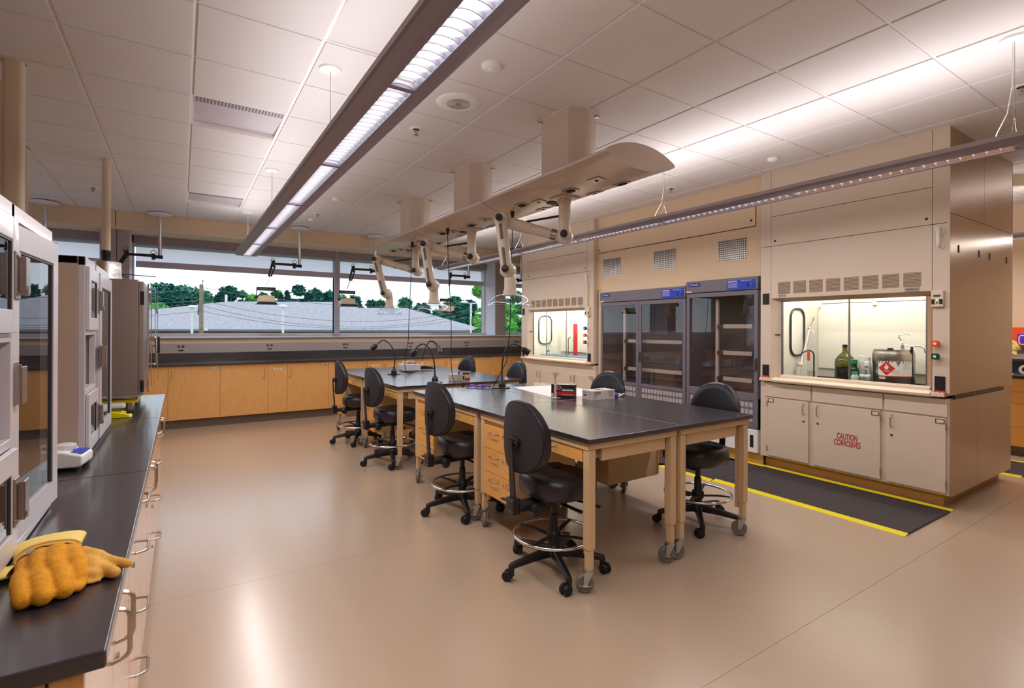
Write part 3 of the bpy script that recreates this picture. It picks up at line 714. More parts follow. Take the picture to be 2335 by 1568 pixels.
# ------------------------------------------------------------------ chairs
def superell(a, b, n, k=28):
    o = []
    for i in range(k):
        th = 2*PI*i/k; c, s_ = math.cos(th), math.sin(th)
        o.append((a*abs(c)**(2/n)*(1 if c >= 0 else -1), b*abs(s_)**(2/n)*(1 if s_ >= 0 else -1)))
    return o
def stack(layers, n=28, mx=None):
    """layers: list of lists of 3d points of equal length"""
    mb = MB(); k = len(layers[0]); vs = [p for l in layers for p in l]; fs = []
    for j in range(len(layers)-1):
        for i in range(k):
            a, b = j*k+i, j*k+(i+1) % k
            fs.append((a, b, b+k, a+k))
    fs.append(tuple(reversed(range(k)))); fs.append(tuple(range((len(layers)-1)*k, len(layers)*k)))
    return mb.add(vs, fs, mx)
def make_chair(label, base_rot):
    t = thing('lab_chair', label, 'chair', (0, 0, 0), group='black lab chairs with chrome foot rings')
    # seat
    L = []
    for s, z in ((.62, .452), (.90, .455), (.985, .478), (1.0, .515), (.985, .548), (.93, .572), (.80, .582), (.4, .578)):
        L.append([(.03+.215*s*x/1.0, .215*s*y, z + (.0 if z < .56 else (-.012 if x > .8 else 0))) for x, y in superell(1, 1, 2.7)])
    obj('seat', stack(L), 'vinyl', t, smooth=True)
    obj('seat_pan', B(-.13, .17, -.13, .13, .435, .456), 'blackm', t, bv=.01)
    # backrest: rounded shield, wider at its foot
    def ring(s, xoff):
        o = []
        for a, b in superell(1, 1, 2.35, 32):
            w_ = .205*(1+.05*(-b)) * (1.0 if b < 0.2 else 1-.10*(b-.2)/.8)
            yy = a*w_*s; zz = .815+b*.205*s
            curve = .05*(yy/.21)**2
            o.append((xoff+curve+.02*((zz-.8)/.2)**2*-0.3, yy, zz))
        return o
    fb = obj('backrest', stack([ring(.3, -.205), ring(.75, -.205), ring(.93, -.208), ring(1.0, -.222), ring(1.0, -.252), ring(.965, -.264)]), 'vinyl', t, smooth=True)
    obj('back_shell', stack([ring(.955, -.262), ring(.95, -.270), ring(.88, -.275), ring(.3, -.277)]), 'shell', fb, smooth=True)
    obj('piping', MB().tube([Vector(p)+Vector((-.001, 0, 0)) for p in ring(.965, -.264)], .0035, 6, closed=True), 'blackm', fb, smooth=True)
    # J bar
    obj('back_bracket', MB().prism(rrect(-.055, .055, .765, .815, .022), -.300, -.277, 'X'), 'black', t, bv=.003)
    obj('bracket_bolt', MB().cyl((-.303, -.03, .79), (-.299, -.03, .79), .006, 8).cyl((-.303, .03, .79), (-.299, .03, .79), .006, 8), 'satin', t)
    obj('back_bar', MB().prism([(-.315, .80), (-.306, .80), (-.280, .43), (-.290, .42)], -.024, .024, 'Y'), 'black', t, bv=.002)
    obj('bar_clamp', MB().box(-.312, -.262, -.037, .037, .385, .475), 'black', t, bv=.005)
    obj('clamp_stripe', MB().box(-.3135, -.312, -.035, .035, .462, .464).box(-.3135, -.312, -.035, .035, .402, .404), 'rubber', t)
    obj('tension_lever', MB().tube([(-.285, .035, .445), (-.29, .09, .442), (-.295, .115, .440)], [.008, .010, .006], 8), 'black', t, smooth=True)
    # mechanism
    obj('mechanism', MB().box(-.27, -.05, -.05, .05, .40, .437).box(-.08, .11, -.06, .06, .405, .44), 'blackm', t, bv=.008)
    obj('adjust_knob', MB().lathe([(.02, 0), (.034, .006), (.034, .03), (.02, .036)], n=8, axis='Y', c=(-.19, -.10, .408)), 'black', t)
    obj('adjust_spindle', MB().cyl((-.19, -.07, .408), (-.19, .05, .408), .007, 8), 'satin', t)
    obj('seat_lever', MB().tube([(-.02, -.05, .425), (.02, -.14, .40), (.05, -.2, .385)], [.012, .016, .020], 8, flat=(.4, 1)), 'black', t, smooth=True)
    obj('seat_lever', MB().tube([(.06, -.05, .425), (.13, -.15, .41), (.17, -.22, .40)], [.010, .014, .018], 8, flat=(.4, 1)), 'black', t, smooth=True)
    # column
    obj('column', MB().lathe([(.036, .10), (.033, .14), (.030, .23), (.026, .235), (.025, .33), (.019, .335), (.019, .44)], n=18), 'black', t, smooth=True)
    # foot ring
    r_ = obj('foot_ring', MB().tube([(.235*math.cos(a*PI/24), .235*math.sin(a*PI/24), .215) for a in range(48)], .0095, 10, closed=True), 'chrome', t, smooth=True)
    sp = MB()
    for a in (25, 115, 205, 295):
        a = R(a+base_rot*0)
        c, s_ = math.cos(a), math.sin(a)
        sp.tube([(.03*c, .03*s_, .20), (.14*c, .14*s_, .218), (.222*c, .222*s_, .222)], [.013, .012, .009], 6, flat=(.6, 1.3))
    obj('ring_spoke', sp, 'black', r_, smooth=True)
    obj('ring_hub', MB().lathe([(.04, .18), (.044, .19), (.044, .225), (.035, .235)], n=16).cyl((.04, -.03, .205), (.075, -.06, .205), .016, 10), 'black', r_, smooth=True)
    # five star base
    b = obj('base', MB().lathe([(.03, .075), (.05, .085), (.052, .125), (.036, .15)], n=20), 'black', t, smooth=True)
    for k in range(5):
        a = R(base_rot+72*k); c, s_ = math.cos(a), math.sin(a); n_ = Vector((-s_, c, 0))
        vs = []
        for rr, hw_, z0, z1 in ((.03, .028, .085, .135), (.15, .024, .082, .122), (.27, .021, .072, .103), (.302, .019, .066, .095)):
            p = Vector((rr*c, rr*s_, 0))
            vs += [tuple(p-n_*hw_+Vector((0, 0, z0))), tuple(p+n_*hw_+Vector((0, 0, z0))), tuple(p+n_*hw_*.62+Vector((0, 0, z1))), tuple(p-n_*hw_*.62+Vector((0, 0, z1)))]
        fs = [(3, 2, 1, 0), (12, 13, 14, 15)]
        for j in range(3):
            for q in range(4): fs.append((j*4+q, j*4+(q+1) % 4, j*4+4+(q+1) % 4, j*4+4+q))
        l = obj('leg', MB().add(vs, fs), 'black', t, bv=.006)
        # caster (twin wheel, trailing)
        ca = a + R(-65 if k % 2 else -50)
        d = Vector((math.cos(ca), math.sin(ca), 0)); ax = Vector((-d.y, d.x, 0))
        o = Vector((.288*c, .288*s_, 0)); wc = o + d*.022 + Vector((0, 0, .029))
        q = ax.to_track_quat('Z', 'Y').to_matrix().to_4x4(); q.translation = wc
        obj('caster_wheel', MB().lathe([(.012, -.026), (.026, -.026), (.029, -.021), (.029, -.007), (.02, -.005), (.02, .005), (.029, .007), (.029, .021), (.026, .026), (.012, .026)], n=14, mx=q), 'blackm', l, smooth=True)
        obj('caster_stem', MB().cyl(o+Vector((0, 0, .03)), o+Vector((0, 0, .08)), .017, 10).cyl(wc-ax*.024+Vector((0, 0, .002)), wc+ax*.024+Vector((0, 0, .002)), .018, 10), 'black', l, smooth=True)
    return t
def place(t, x, y, rz): t.location = (x, y, 0); t.rotation_euler = (0, 0, rz); return t
chA = make_chair('black lab chair closest to us, at the near left table', 33)
place(chA, 1.860, 2.40, 0)
copy_tree(chA, loc=(1.862, 3.575, 0), rz=R(2), label='black lab chair second from the front on the left side of the tables')
copy_tree(chA, loc=(1.885, 5.215, 0), rz=R(3), label='black lab chair third from the front on the left side of the tables')
copy_tree(chA, loc=(1.865, 6.395, 0), rz=R(-2), label='black lab chair on the left side nearest the window counter')
chB = make_chair('black lab chair at the near right table in front of the tall drying cabinet', 187)
place(chB, 3.215, 2.41, PI)
copy_tree(chB, loc=(3.235, 3.58, 0), rz=PI+R(4), label='black lab chair behind the white glove carton')
copy_tree(chB, loc=(3.255, 5.22, 0), rz=PI-R(3), label='black lab chair across the far tables, beside the far fume hood')
copy_tree(chB, loc=(3.235, 6.45, 0), rz=PI+R(5), label='black lab chair across the far tables, nearest the window counter')

# ------------------------------------------------------------------ fume hoods (front face looks towards -x)
HX = 5.09
def pull(mb, x, y, z0, z1, d=.026, r=.0045):   # vertical bar pull on a face at x
    mb.tube(rnd([(x, y, z0), (x-d, y, z0+.006), (x-d, y, z1-.006), (x, y, z1)], .018, 4), r, 8)
def label_holder(x, y, z, w_=.03, h=.014):
    return MB().box(x-.003, x, y-w_, y+w_, z+h, z+h+.005).box(x-.003, x, y-w_, y+w_, z-h-.005, z-h).box(x-.003, x, y-w_, y-w_+.006, z-h, z+h).box(x-.003, x, y+w_-.006, y+w_, z-h, z+h)
def outlet(t, y, z, red, h=.112, w_=.068, nm='outlet'):
    o = obj(nm, B(HX-.008, HX, y-w_/2, y+w_/2, z-h/2, z+h/2), 'black', t, bv=.002)
    mb = MB()
    for dz in (-.026, .026):
        mb.box(HX-.0095, HX-.008, y-.016, y+.016, z+dz-.014, z+dz+.014)
    obj('socket', mb, 'blackm', o)
    if red:
        obj('safety_strip', B(HX-.009, HX, y-w_/2-.004, y+w_/2+.004, z-h/2-.03, z-h/2-.002), 'red', o)
        obj('strip_mark', MB().box(HX-.010, HX-.009, y-.018, y-.012, z-h/2-.020, z-h/2-.012).box(HX-.010, HX-.009, y+.012, y+.018, z-h/2-.020, z-h/2-.012), 'white', o)
def hood(t, y0, y1, oy0, oy1, vents, doors, lab_panel, inner_light, back_x=5.72):
    # y0..y1 outer, oy0..oy1 sash opening at front
    X = HX
    # right/left posts
    for a, b in ((y0, oy0-.02), (oy1+.075, y1)):
        obj('side_post', B(X, X+.12, a, b, .925, 2.277), 'hood', t, bv=.002)
        obj('side_post', B(X, X+.12, a, b, 2.281, CH-.002), 'hood', t, bv=.002)
    a, b = oy0-.017, oy1+.072
    obj('front_panel', B(X, X+.02, a, b, 2.281, 2.579), 'hood', t, bv=.002)
    obj('front_panel', B(X, X+.02, a, b, 2.583, CH-.002), 'hood', t, bv=.002)
    p = obj('front_panel', B(X, X+.02, a, b, 1.742, 2.277), 'hood', t, bv=.002)
    obj('gap_backing', B(X+.02, X+.06, y0+.01, y1-.01, 1.742, CH-.004), 'kick', t)
    obj('panel_latch', MB().cyl((X-.004, oy0+.02, 2.33), (X, oy0+.02, 2.33), .010, 12).cyl((X-.004, oy1+.03, 2.33), (X, oy1+.03, 2.33), .010, 12), 'blackm', t)
    for (v0, v1) in vents:
        v = obj('vent', B(X-.0008, X+.0005, v0, v1, 1.785, 1.903), 'ventd', p)
        sl = MB(); n = 10
        for k in range(n):
            z = 1.787+.0118*k
            sl.add([(X-.001, v0, z), (X-.001, v1, z), (X-.006, v1, z+.006), (X-.006, v0, z+.006), (X-.001, v0, z+.0075), (X-.001, v1, z+.0075)],
                   [(0, 1, 2, 3), (3, 2, 5, 4), (0, 3, 4), (1, 5, 2)])
        obj('louvre_slat', sl, 'hood', v)
    # bevelled surround
    obj('top_reveal', MB().quad((X+.0, oy0-.017, 1.742), (X+.0, oy1+.072, 1.742), (X+.07, oy1, 1.705), (X+.07, oy0, 1.705)), 'tand', t)
    obj('side_reveal', MB().quad((X, oy1+.075, 1.742), (X, oy1+.075, .93), (X+.07, oy1, .93), (X+.07, oy1, 1.705)), 'hood', t)
    obj('side_reveal', MB().quad((X, oy0-.02, 1.742), (X, oy0-.02, .93), (X+.07, oy0, .93), (X+.07, oy0, 1.705)), 'jamb', t)
    obj('latch_rod', MB().cyl((X+.03, oy1+.05, 1.37), (X+.05, oy1-.0, 1.372), .006, 8), 'blackm', t)
    obj('track', B(X+.07, X+.085, oy1-.012, oy1+.002, .93, 1.705), 'blackm', t)
    # cavity
    cx0, cx1 = X+.085, back_x
    liner = MB()
    liner.box(cx1, cx1+.02, oy0-.06, oy1+.03, .90, 2.2)
    liner.box(cx0, cx1, oy1+.03, oy1+.045, .90, 2.2)
    liner.box(cx0, cx1, oy0-.075, oy0-.06, .90, 2.2)
    liner.box(cx0, cx1, oy0-.06, oy1+.03, 2.2, 2.22)
    liner.box(cx0-.012, cx0, oy0-.06, oy1+.03, 1.76, 2.2)
    obj('liner', liner, 'hoodin', t)
    bf = MB()
    bf.box(cx1-.022, cx1-.014, oy0-.02, oy1-.10, 1.02, 1.695).box(cx1-.022, cx1-.014, oy0-.02, oy1-.10, 1.702, 2.0)
    obj('baffle', bf, 'hoodin', t)
    obj('baffle_clip', MB().box(cx1-.04, cx1-.022, (oy0+oy1)/2-.018, (oy0+oy1)/2+.018, 1.665, 1.71).box(cx1-.04, cx1-.022, oy1-.13, oy1-.10, 1.66, 1.70), 'white', t, bv=.003)
    obj('work_surface', MB().box(X+.03, cx1, oy0-.06, oy1+.03, .875, .90), 'epoxy', t)
    obj('dished_rim', MB().box(cx1-.10, cx1-.02, oy0-.05, oy1-.12, .90, .935), 'epoxyb', t, bv=.004)
    obj('sill', MB().prism([(X-.045, .922), (X-.052, .912), (X-.045, .892), (X-.02, .885), (X+.02, .885), (X+.05, .93), (X+.02, .936), (X-.02, .930)], oy0-.02, oy1+.04, 'Y'), 'cream', t, bv=.003)
    obj('sill_end', MB().box(X-.045, X+.06, y0+.004, oy0-.022, .895, .927).box(X-.03, X+.06, oy1+.042, y1-.004, .895, .927), 'cream', t, bv=.003)
    obj('sash_sill', MB().box(X+.022, X+.05, oy0+.005, oy1-.012, .934, .958).box(X+.05, X+.078, oy0+.005, oy1-.012, .934, .966), 'cream', t, bv=.003)
    obj('sash_frame', MB().box(X+.055, X+.08, oy0, oy0+.03, .955, 1.705), 'tand', t, bv=.003)
    obj('hood_lamp', B(cx0+.18, cx0+.26, oy0+.1, oy1-.1, 2.185, 2.199), 'lamp', t)
    area('hood_light', (cx0+.22, (oy0+oy1)/2, 2.17), (0, 0, 0), .1, (oy1-oy0)-.2, inner_light, (1.0, .95, .90), t)
def regulator_arm(t, y, z0=2.10, z1=2.225):
    g = obj('vent_elbow', MB().tube(rnd([(HX, y, z1), (HX-.045, y, z1), (HX-.045, y, z0), (HX, y, z0)], .02, 4), .014, 12), 'white', t, smooth=True)
    obj('flange', MB().cyl((HX-.008, y, z1), (HX, y, z1), .026, 16).cyl((HX-.008, y, z0), (HX, y, z0), .024, 16), 'white', g, smooth=True)
    obj('cup', MB().lathe([(.014, -.02), (.019, .0), (.022, .03), (.024, .032), (.024, .038)], c=(HX-.045, y, z1-.01), n=16), 'white', g, smooth=True)
def valve(t, y, z, m):
    g = obj('valve_knob', MB().lathe([(.0, -.06), (.024, -.058), (.026, -.05), (.026, -.03), (.012, -.028)], axis='X', c=(HX, y, z), n=18), m, t, smooth=True)
    lob = MB()
    for k in range(4):
        a = PI/4+k*PI/2; lob.lathe([(.009, -.055), (.009, -.034)], axis='X', c=(HX, y+.022*math.cos(a), z+.022*math.sin(a)), n=8)
    obj('grip_lobe', lob, m, g, smooth=True)
    obj('disc', MB().lathe([(.0, -.062), (.010, -.062), (.010, -.058)], axis='X', c=(HX, y, z), n=14), 'white', g)
    obj('escutcheon', MB().lathe([(.016, -.03), (.022, -.012), (.024, 0)], axis='X', c=(HX, y, z), n=18), 'white', g, smooth=True)

h1 = thing('fume_hood', 'large beige fume hood closest to us, with the orange and green valve knobs', 'fume hood', (0, 0, 0), group='fume hoods')
hood(h1, 1.502, 3.05, 1.617, 2.867, [(1.672+.1529*k, 1.672+.1529*k+.122) for k in range(8)], None, None, 9)
obj('vent', B(HX-.0008, HX+.0005, 2.742+.122-.0, 2.742, 1.785, 1.903), 'tand', h1) if False else None
# outer side panels of the hood (facing the camera side)
sp = MB()
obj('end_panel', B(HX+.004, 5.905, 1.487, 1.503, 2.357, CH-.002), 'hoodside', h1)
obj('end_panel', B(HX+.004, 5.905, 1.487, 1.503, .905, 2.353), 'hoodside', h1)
obj('corner_strip', B(HX-.0, HX+.006, 1.485, 1.504, .925, CH-.002), 'hood', h1)
obj('panel_slot', MB().box(5.275, 5.295, 1.483, 1.487, 2.055, 2.115).box(5.768, 5.788, 1.483, 1.487, 2.055, 2.115), 'blackm', h1)
regulator_arm(h1, 1.545, 2.095, 2.215)
valve(h1, 1.562, 1.318, 'orange'); valve(h1, 1.562, 1.215, 'green')
outlet(h1, 1.545, 1.0, True); outlet(h1, 2.99, 1.74, False); outlet(h1, 2.99, 1.005, True)
mo = obj('airflow_monitor', B(HX-.03, HX, 1.517, 1.597, 1.612, 1.742), 'cream', h1, bv=.003)
obj('display', B(HX-.0315, HX-.03, 1.535, 1.580, 1.692, 1.708), 'greyd', mo)
obj('switch', MB().box(HX-.034, HX-.03, 1.573, 1.593, 1.634, 1.672).box(HX-.034, HX-.03, 1.521, 1.543, 1.634, 1.672).box(HX-.032, HX-.03, 1.553, 1.563, 1.638, 1.650), 'blackm', mo)
obj('indicator', B(HX-.032, HX-.03, 1.552, 1.564, 1.664, 1.672), emit_mat('green_indicator', (.55, 1, .1), 1.2), mo)
text('reading', '0 0 0', .012, 'printw', mo, (HX-.032, 1.557, 1.700), FACE_MX) if False else None
np_ = obj('nameplate', B(HX-.004, HX, 1.683, 1.783, 1.746, 1.783), 'satin', h1, bv=.001)
text('lettering', 'SafeAire II', .020, 'greyd', np_, (HX-.0046, 1.733, 1.764), FACE_MX, bold=.0004)
np_ = obj('nameplate', B(HX-.004, HX, 2.79, 2.86, 1.752, 1.781), 'satin', h1, bv=.001)
obj('emblem', B(HX-.0046, HX-.004, 2.838, 2.850, 1.758, 1.774), 'greenb', np_)
text('lettering', 'HAMILTON', .010, 'greyd', np_, (HX-.0046, 2.815, 1.766), FACE_MX)
obj('notice_label', MB().box(HX+.028, HX+.030, 2.905, 2.925, 1.29, 1.34), 'tand', h1) if False else None
# two sash panes with chrome edges
for (a, b, xo) in ((1.65, 2.25, .062), (2.235, 2.865, .07)):
    g = obj('sash_pane', B(HX+xo, HX+xo+.005, a, b, .96, 1.705), 'ghood', h1)
    obj('edge_trim', MB().box(HX+xo-.003, HX+xo+.008, a-.006, a+.008, .96, 1.705), 'steel', g)
obj('edge_trim', B(HX+.06, HX+.07, 2.845, 2.855, .96, 1.705), 'steel', h1)

# fume hood base cabinets
def base_unit(t, y0, y1, z0=.108):
    obj('carcass', B(HX+.02, HX+.55, y0, y1, z0, .878), 'hood', t, bv=.002)
def metal_door(t, y0, y1, hinge_left, handle_z=(.60, .70), lock=True, plate_left=None, z=(.128, .722)):
    d = obj('door', B(HX, HX+.019, y0+.003, y1-.003, z[0], z[1]), 'hood', t, bv=.0025)
    hy = y0+.045 if hinge_left else y1-.045     # larger y is to the left in the photo
    mb = MB(); pull(mb, HX, hy, handle_z[0], handle_z[1])
    obj('handle', mb, 'satin', d, smooth=True)
    if lock: obj('lock', MB().lathe([(.010, -.004), (.010, .001)], axis='X', c=(HX, hy, handle_z[0]-.07), n=12), 'greyd', d)
    py = y1-.04 if hinge_left else y0+.04
    obj('label_holder', label_holder(HX, py, .697), 'greyd', d)
    obj('label_card', B(HX-.0015, HX, py-.024, py+.024, .684, .710), 'wallcream', d)
    yy = y1+.0 if hinge_left else y0-.0
    hb = MB()
    for zz in (.17, .63): hb.cyl((HX-.003, yy, zz), (HX-.003, yy, zz+.055), .005, 8)
    obj('hinge', hb, 'satin', d, smooth=True)
    return d
t = thing('hood_base_cabinet', 'beige steel base cabinet under the close fume hood with caution lettering', 'cabinet', (0, 0, 0), group='fume hood base cabinets')
base_unit(t, 1.490, 3.06)
obj('upper_rail', MB().box(HX+.004, HX+.02, 2.545, 3.0, .735, .874).box(HX+.004, HX+.02, 1.945, 2.53, .735, .874).box(HX+.004, HX+.02, 1.50, 1.93, .735, .874), 'hood', t, bv=.002)
metal_door(t, 2.562, 2.976, True)
d = metal_door(t, 1.957, 2.522, False, plate_left=False)
metal_door(t, 1.505, 1.920, False)
text('lettering', 'CAUTION', .076, 'printr', d, (HX-.001, 2.222, .445), FACE_MX, sx=.50, bold=.0012)
text('lettering', 'CORROSIVES', .076, 'printr', d, (HX-.001, 2.222, .385), FACE_MX, sx=.50, bold=.0012)
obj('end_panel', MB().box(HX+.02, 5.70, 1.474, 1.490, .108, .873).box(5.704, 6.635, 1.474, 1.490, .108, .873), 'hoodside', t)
obj('kick_plate', MB().box(HX+.10, 6.60, 1.55, 3.06, 0, .108), 'kickt', t)
obj('worktop_edge', B(HX+.09, 6.42, 1.474, 1.495, .876, .902), 'epoxyb', t)

# hood back to back behind
t = thing('fume_hood', 'fume hood standing back to back behind the close one, only its plain side seen', 'fume hood', (0, 0, 0), group='fume hoods')
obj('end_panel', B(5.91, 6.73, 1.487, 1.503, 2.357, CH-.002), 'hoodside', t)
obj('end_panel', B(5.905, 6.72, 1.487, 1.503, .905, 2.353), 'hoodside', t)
obj('body', B(5.80, 6.72, 1.503, 3.4, .905, CH-.002), 'hood', t)
obj('base_body', B(5.66, 6.62, 1.49, 3.4, .108, .875), 'hood', t)
obj('front_post', B(6.72, 6.735, 1.487, 1.62, .905, CH-.002), 'steel', t)
obj('panel_slot', MB().box(6.045, 6.065, 1.483, 1.487, 2.055, 2.115).box(6.535, 6.555, 1.483, 1.487, 2.055, 2.115), 'blackm', t)

# far hood
h2 = thing('fume_hood', 'large beige fume hood beside the window pier, with the red gauge strip inside', 'fume hood', (0, 0, 0), group='fume hoods')
hood(h2, 5.635, 7.505, 5.785, 7.26, [(5.862+.1555*k, 5.862+.1555*k+.118) for k in range(9)], None, None, 17)
obj('end_panel', B(HX+.004, 6.0, 5.625, 5.635, .905, CH-.002), 'hood', h2)
regulator_arm(h2, 5.745, 2.10, 2.215)
valve(h2, 5.765, 1.43, 'navy'); valve(h2, 5.765, 1.328, 'orange'); valve(h2, 5.765, 1.222, 'green')
outlet(h2, 5.715, 1.0, True); outlet(h2, 7.45, 1.72, False); outlet(h2, 7.45, 1.0, True)
obj('duct_strip', B(HX-.03, HX, 5.735, 5.755, 1.74, 2.12), 'cream', h2)
mo = obj('airflow_monitor', B(HX-.03, HX, 5.69, 5.79, 1.61, 1.745), 'cream', h2, bv=.003)
obj('switch', MB().box(HX-.034, HX-.03, 5.765, 5.783, 1.64, 1.675).box(HX-.034, HX-.03, 5.70, 5.718, 1.64, 1.675), 'blackm', mo)
np_ = obj('nameplate', B(HX-.004, HX, 5.87, 5.95, 1.75, 1.78), 'satin', h2)
for (a, b, xo) in ((5.80, 6.34, .06), (6.13, 6.87, .067), (6.49, 7.255, .074)):
    g = obj('sash_pane', B(HX+xo, HX+xo+.005, a, b, .965, 1.705), 'ghood', h2)
    obj('edge_trim', MB().box(HX+xo-.003, HX+xo+.008, b-.014, b, .965, 1.705), 'steel', g)
t = thing('hood_base_cabinet', 'grey-beige steel base cabinet with four doors under the far fume hood', 'cabinet', (0, 0, 0), group='fume hood base cabinets')
base_unit(t, 5.60, 7.505)
obj('kick_plate', B(HX+.10, 6.0, 5.60, 7.5, 0, .108), 'kickt', t)
for a, b, hl in ((5.648, 6.076, False), (6.080, 6.515, True), (6.555, 6.975, False), (6.979, 7.41, True)):
    hl2 = hl
    metal_door(t, a, b, hl2, handle_z=(.60, .71), lock=(abs(a-6.555) < .01))

# ------------------------------------------------------------------ beige panelled wall between the hoods
wc = thing('wall_center', 'beige panelled chase wall above the two drying cabinets', 'wall', kind='structure')
PX = 5.165
obj('wall_panel', B(PX, PX+.03, 3.05, 5.635, 1.995, CH-.002), 'wall', wc)
obj('chase_core', B(5.86, 6.6, 3.45, 7.5, 0, CH-.002), 'wall', wc)
obj('wall_panel', B(6.5, 6.6, 7.5, 8.94, 0, CH-.002), 'wallcream', wc)
obj('wall_panel', B(PX, PX+.03, 5.50, 5.60, .0, 1.991), 'wall', wc)
obj('filler_strip', B(PX-.03, PX+.03, 4.0, 5.50, 1.947, 1.995), 'wall', wc)
obj('wall_panel', B(PX, PX+.03, 3.052, 3.085, .0, 1.991), 'wall', wc)
obj('kick_plate', B(PX-.02, PX+.03, 3.052, 5.60, 0, .115), 'kickt', wc)
obj('end_panel', B(HX+.004, 5.9, 7.506, 7.52, .905, CH-.002), 'hood', h2)
ap = obj('access_panel', B(PX-.006, PX, 3.155, 5.60, 2.537, 2.85), 'wall', wc, bv=.0015)
obj('panel_latch', MB().cyl((PX-.012, 3.20, 2.60), (PX-.006, 3.20, 2.60), .012, 12).cyl((PX-.012, 5.575, 2.575), (PX-.006, 5.575, 2.575), .011, 12), 'blackm', ap)
obj('shadow_gap', MB().box(PX-.0015, PX+.001, 3.15, 5.605, 2.529, 2.537).box(PX-.0015, PX+.001, 3.147, 3.155, 2.537, 2.85), 'blackm', ap)
for y0, y1, lb in ((3.255, 3.605, 'perforated steel vent grille above the tall single drying cabinet'), (4.20, 4.555, 'perforated steel vent grille in the middle of the panel wall'), (5.15, 5.505, 'perforated steel vent grille next to the far fume hood')):
    g = thing('vent_grille', lb, 'vent', (PX, (y0+y1)/2, 2.31), group='perforated vent grilles on the panel wall')
    hwid = (y1-y0)/2
    obj('plate', B(-.003, 0, -hwid, hwid, -.12, .12), 'steel', g)
    mb = MB(); n = 14
    for i in range(n):
        for j in range(10):
            yy = -hwid+.014+(2*hwid-.028)*i/(n-1); z = -.106+.212*j/9
            mb.box(-.0036, -.003, yy-.0068, yy+.0068, z-.0068, z+.0068)
    obj('perforation', mb, 'blackm', g, kind='stuff')

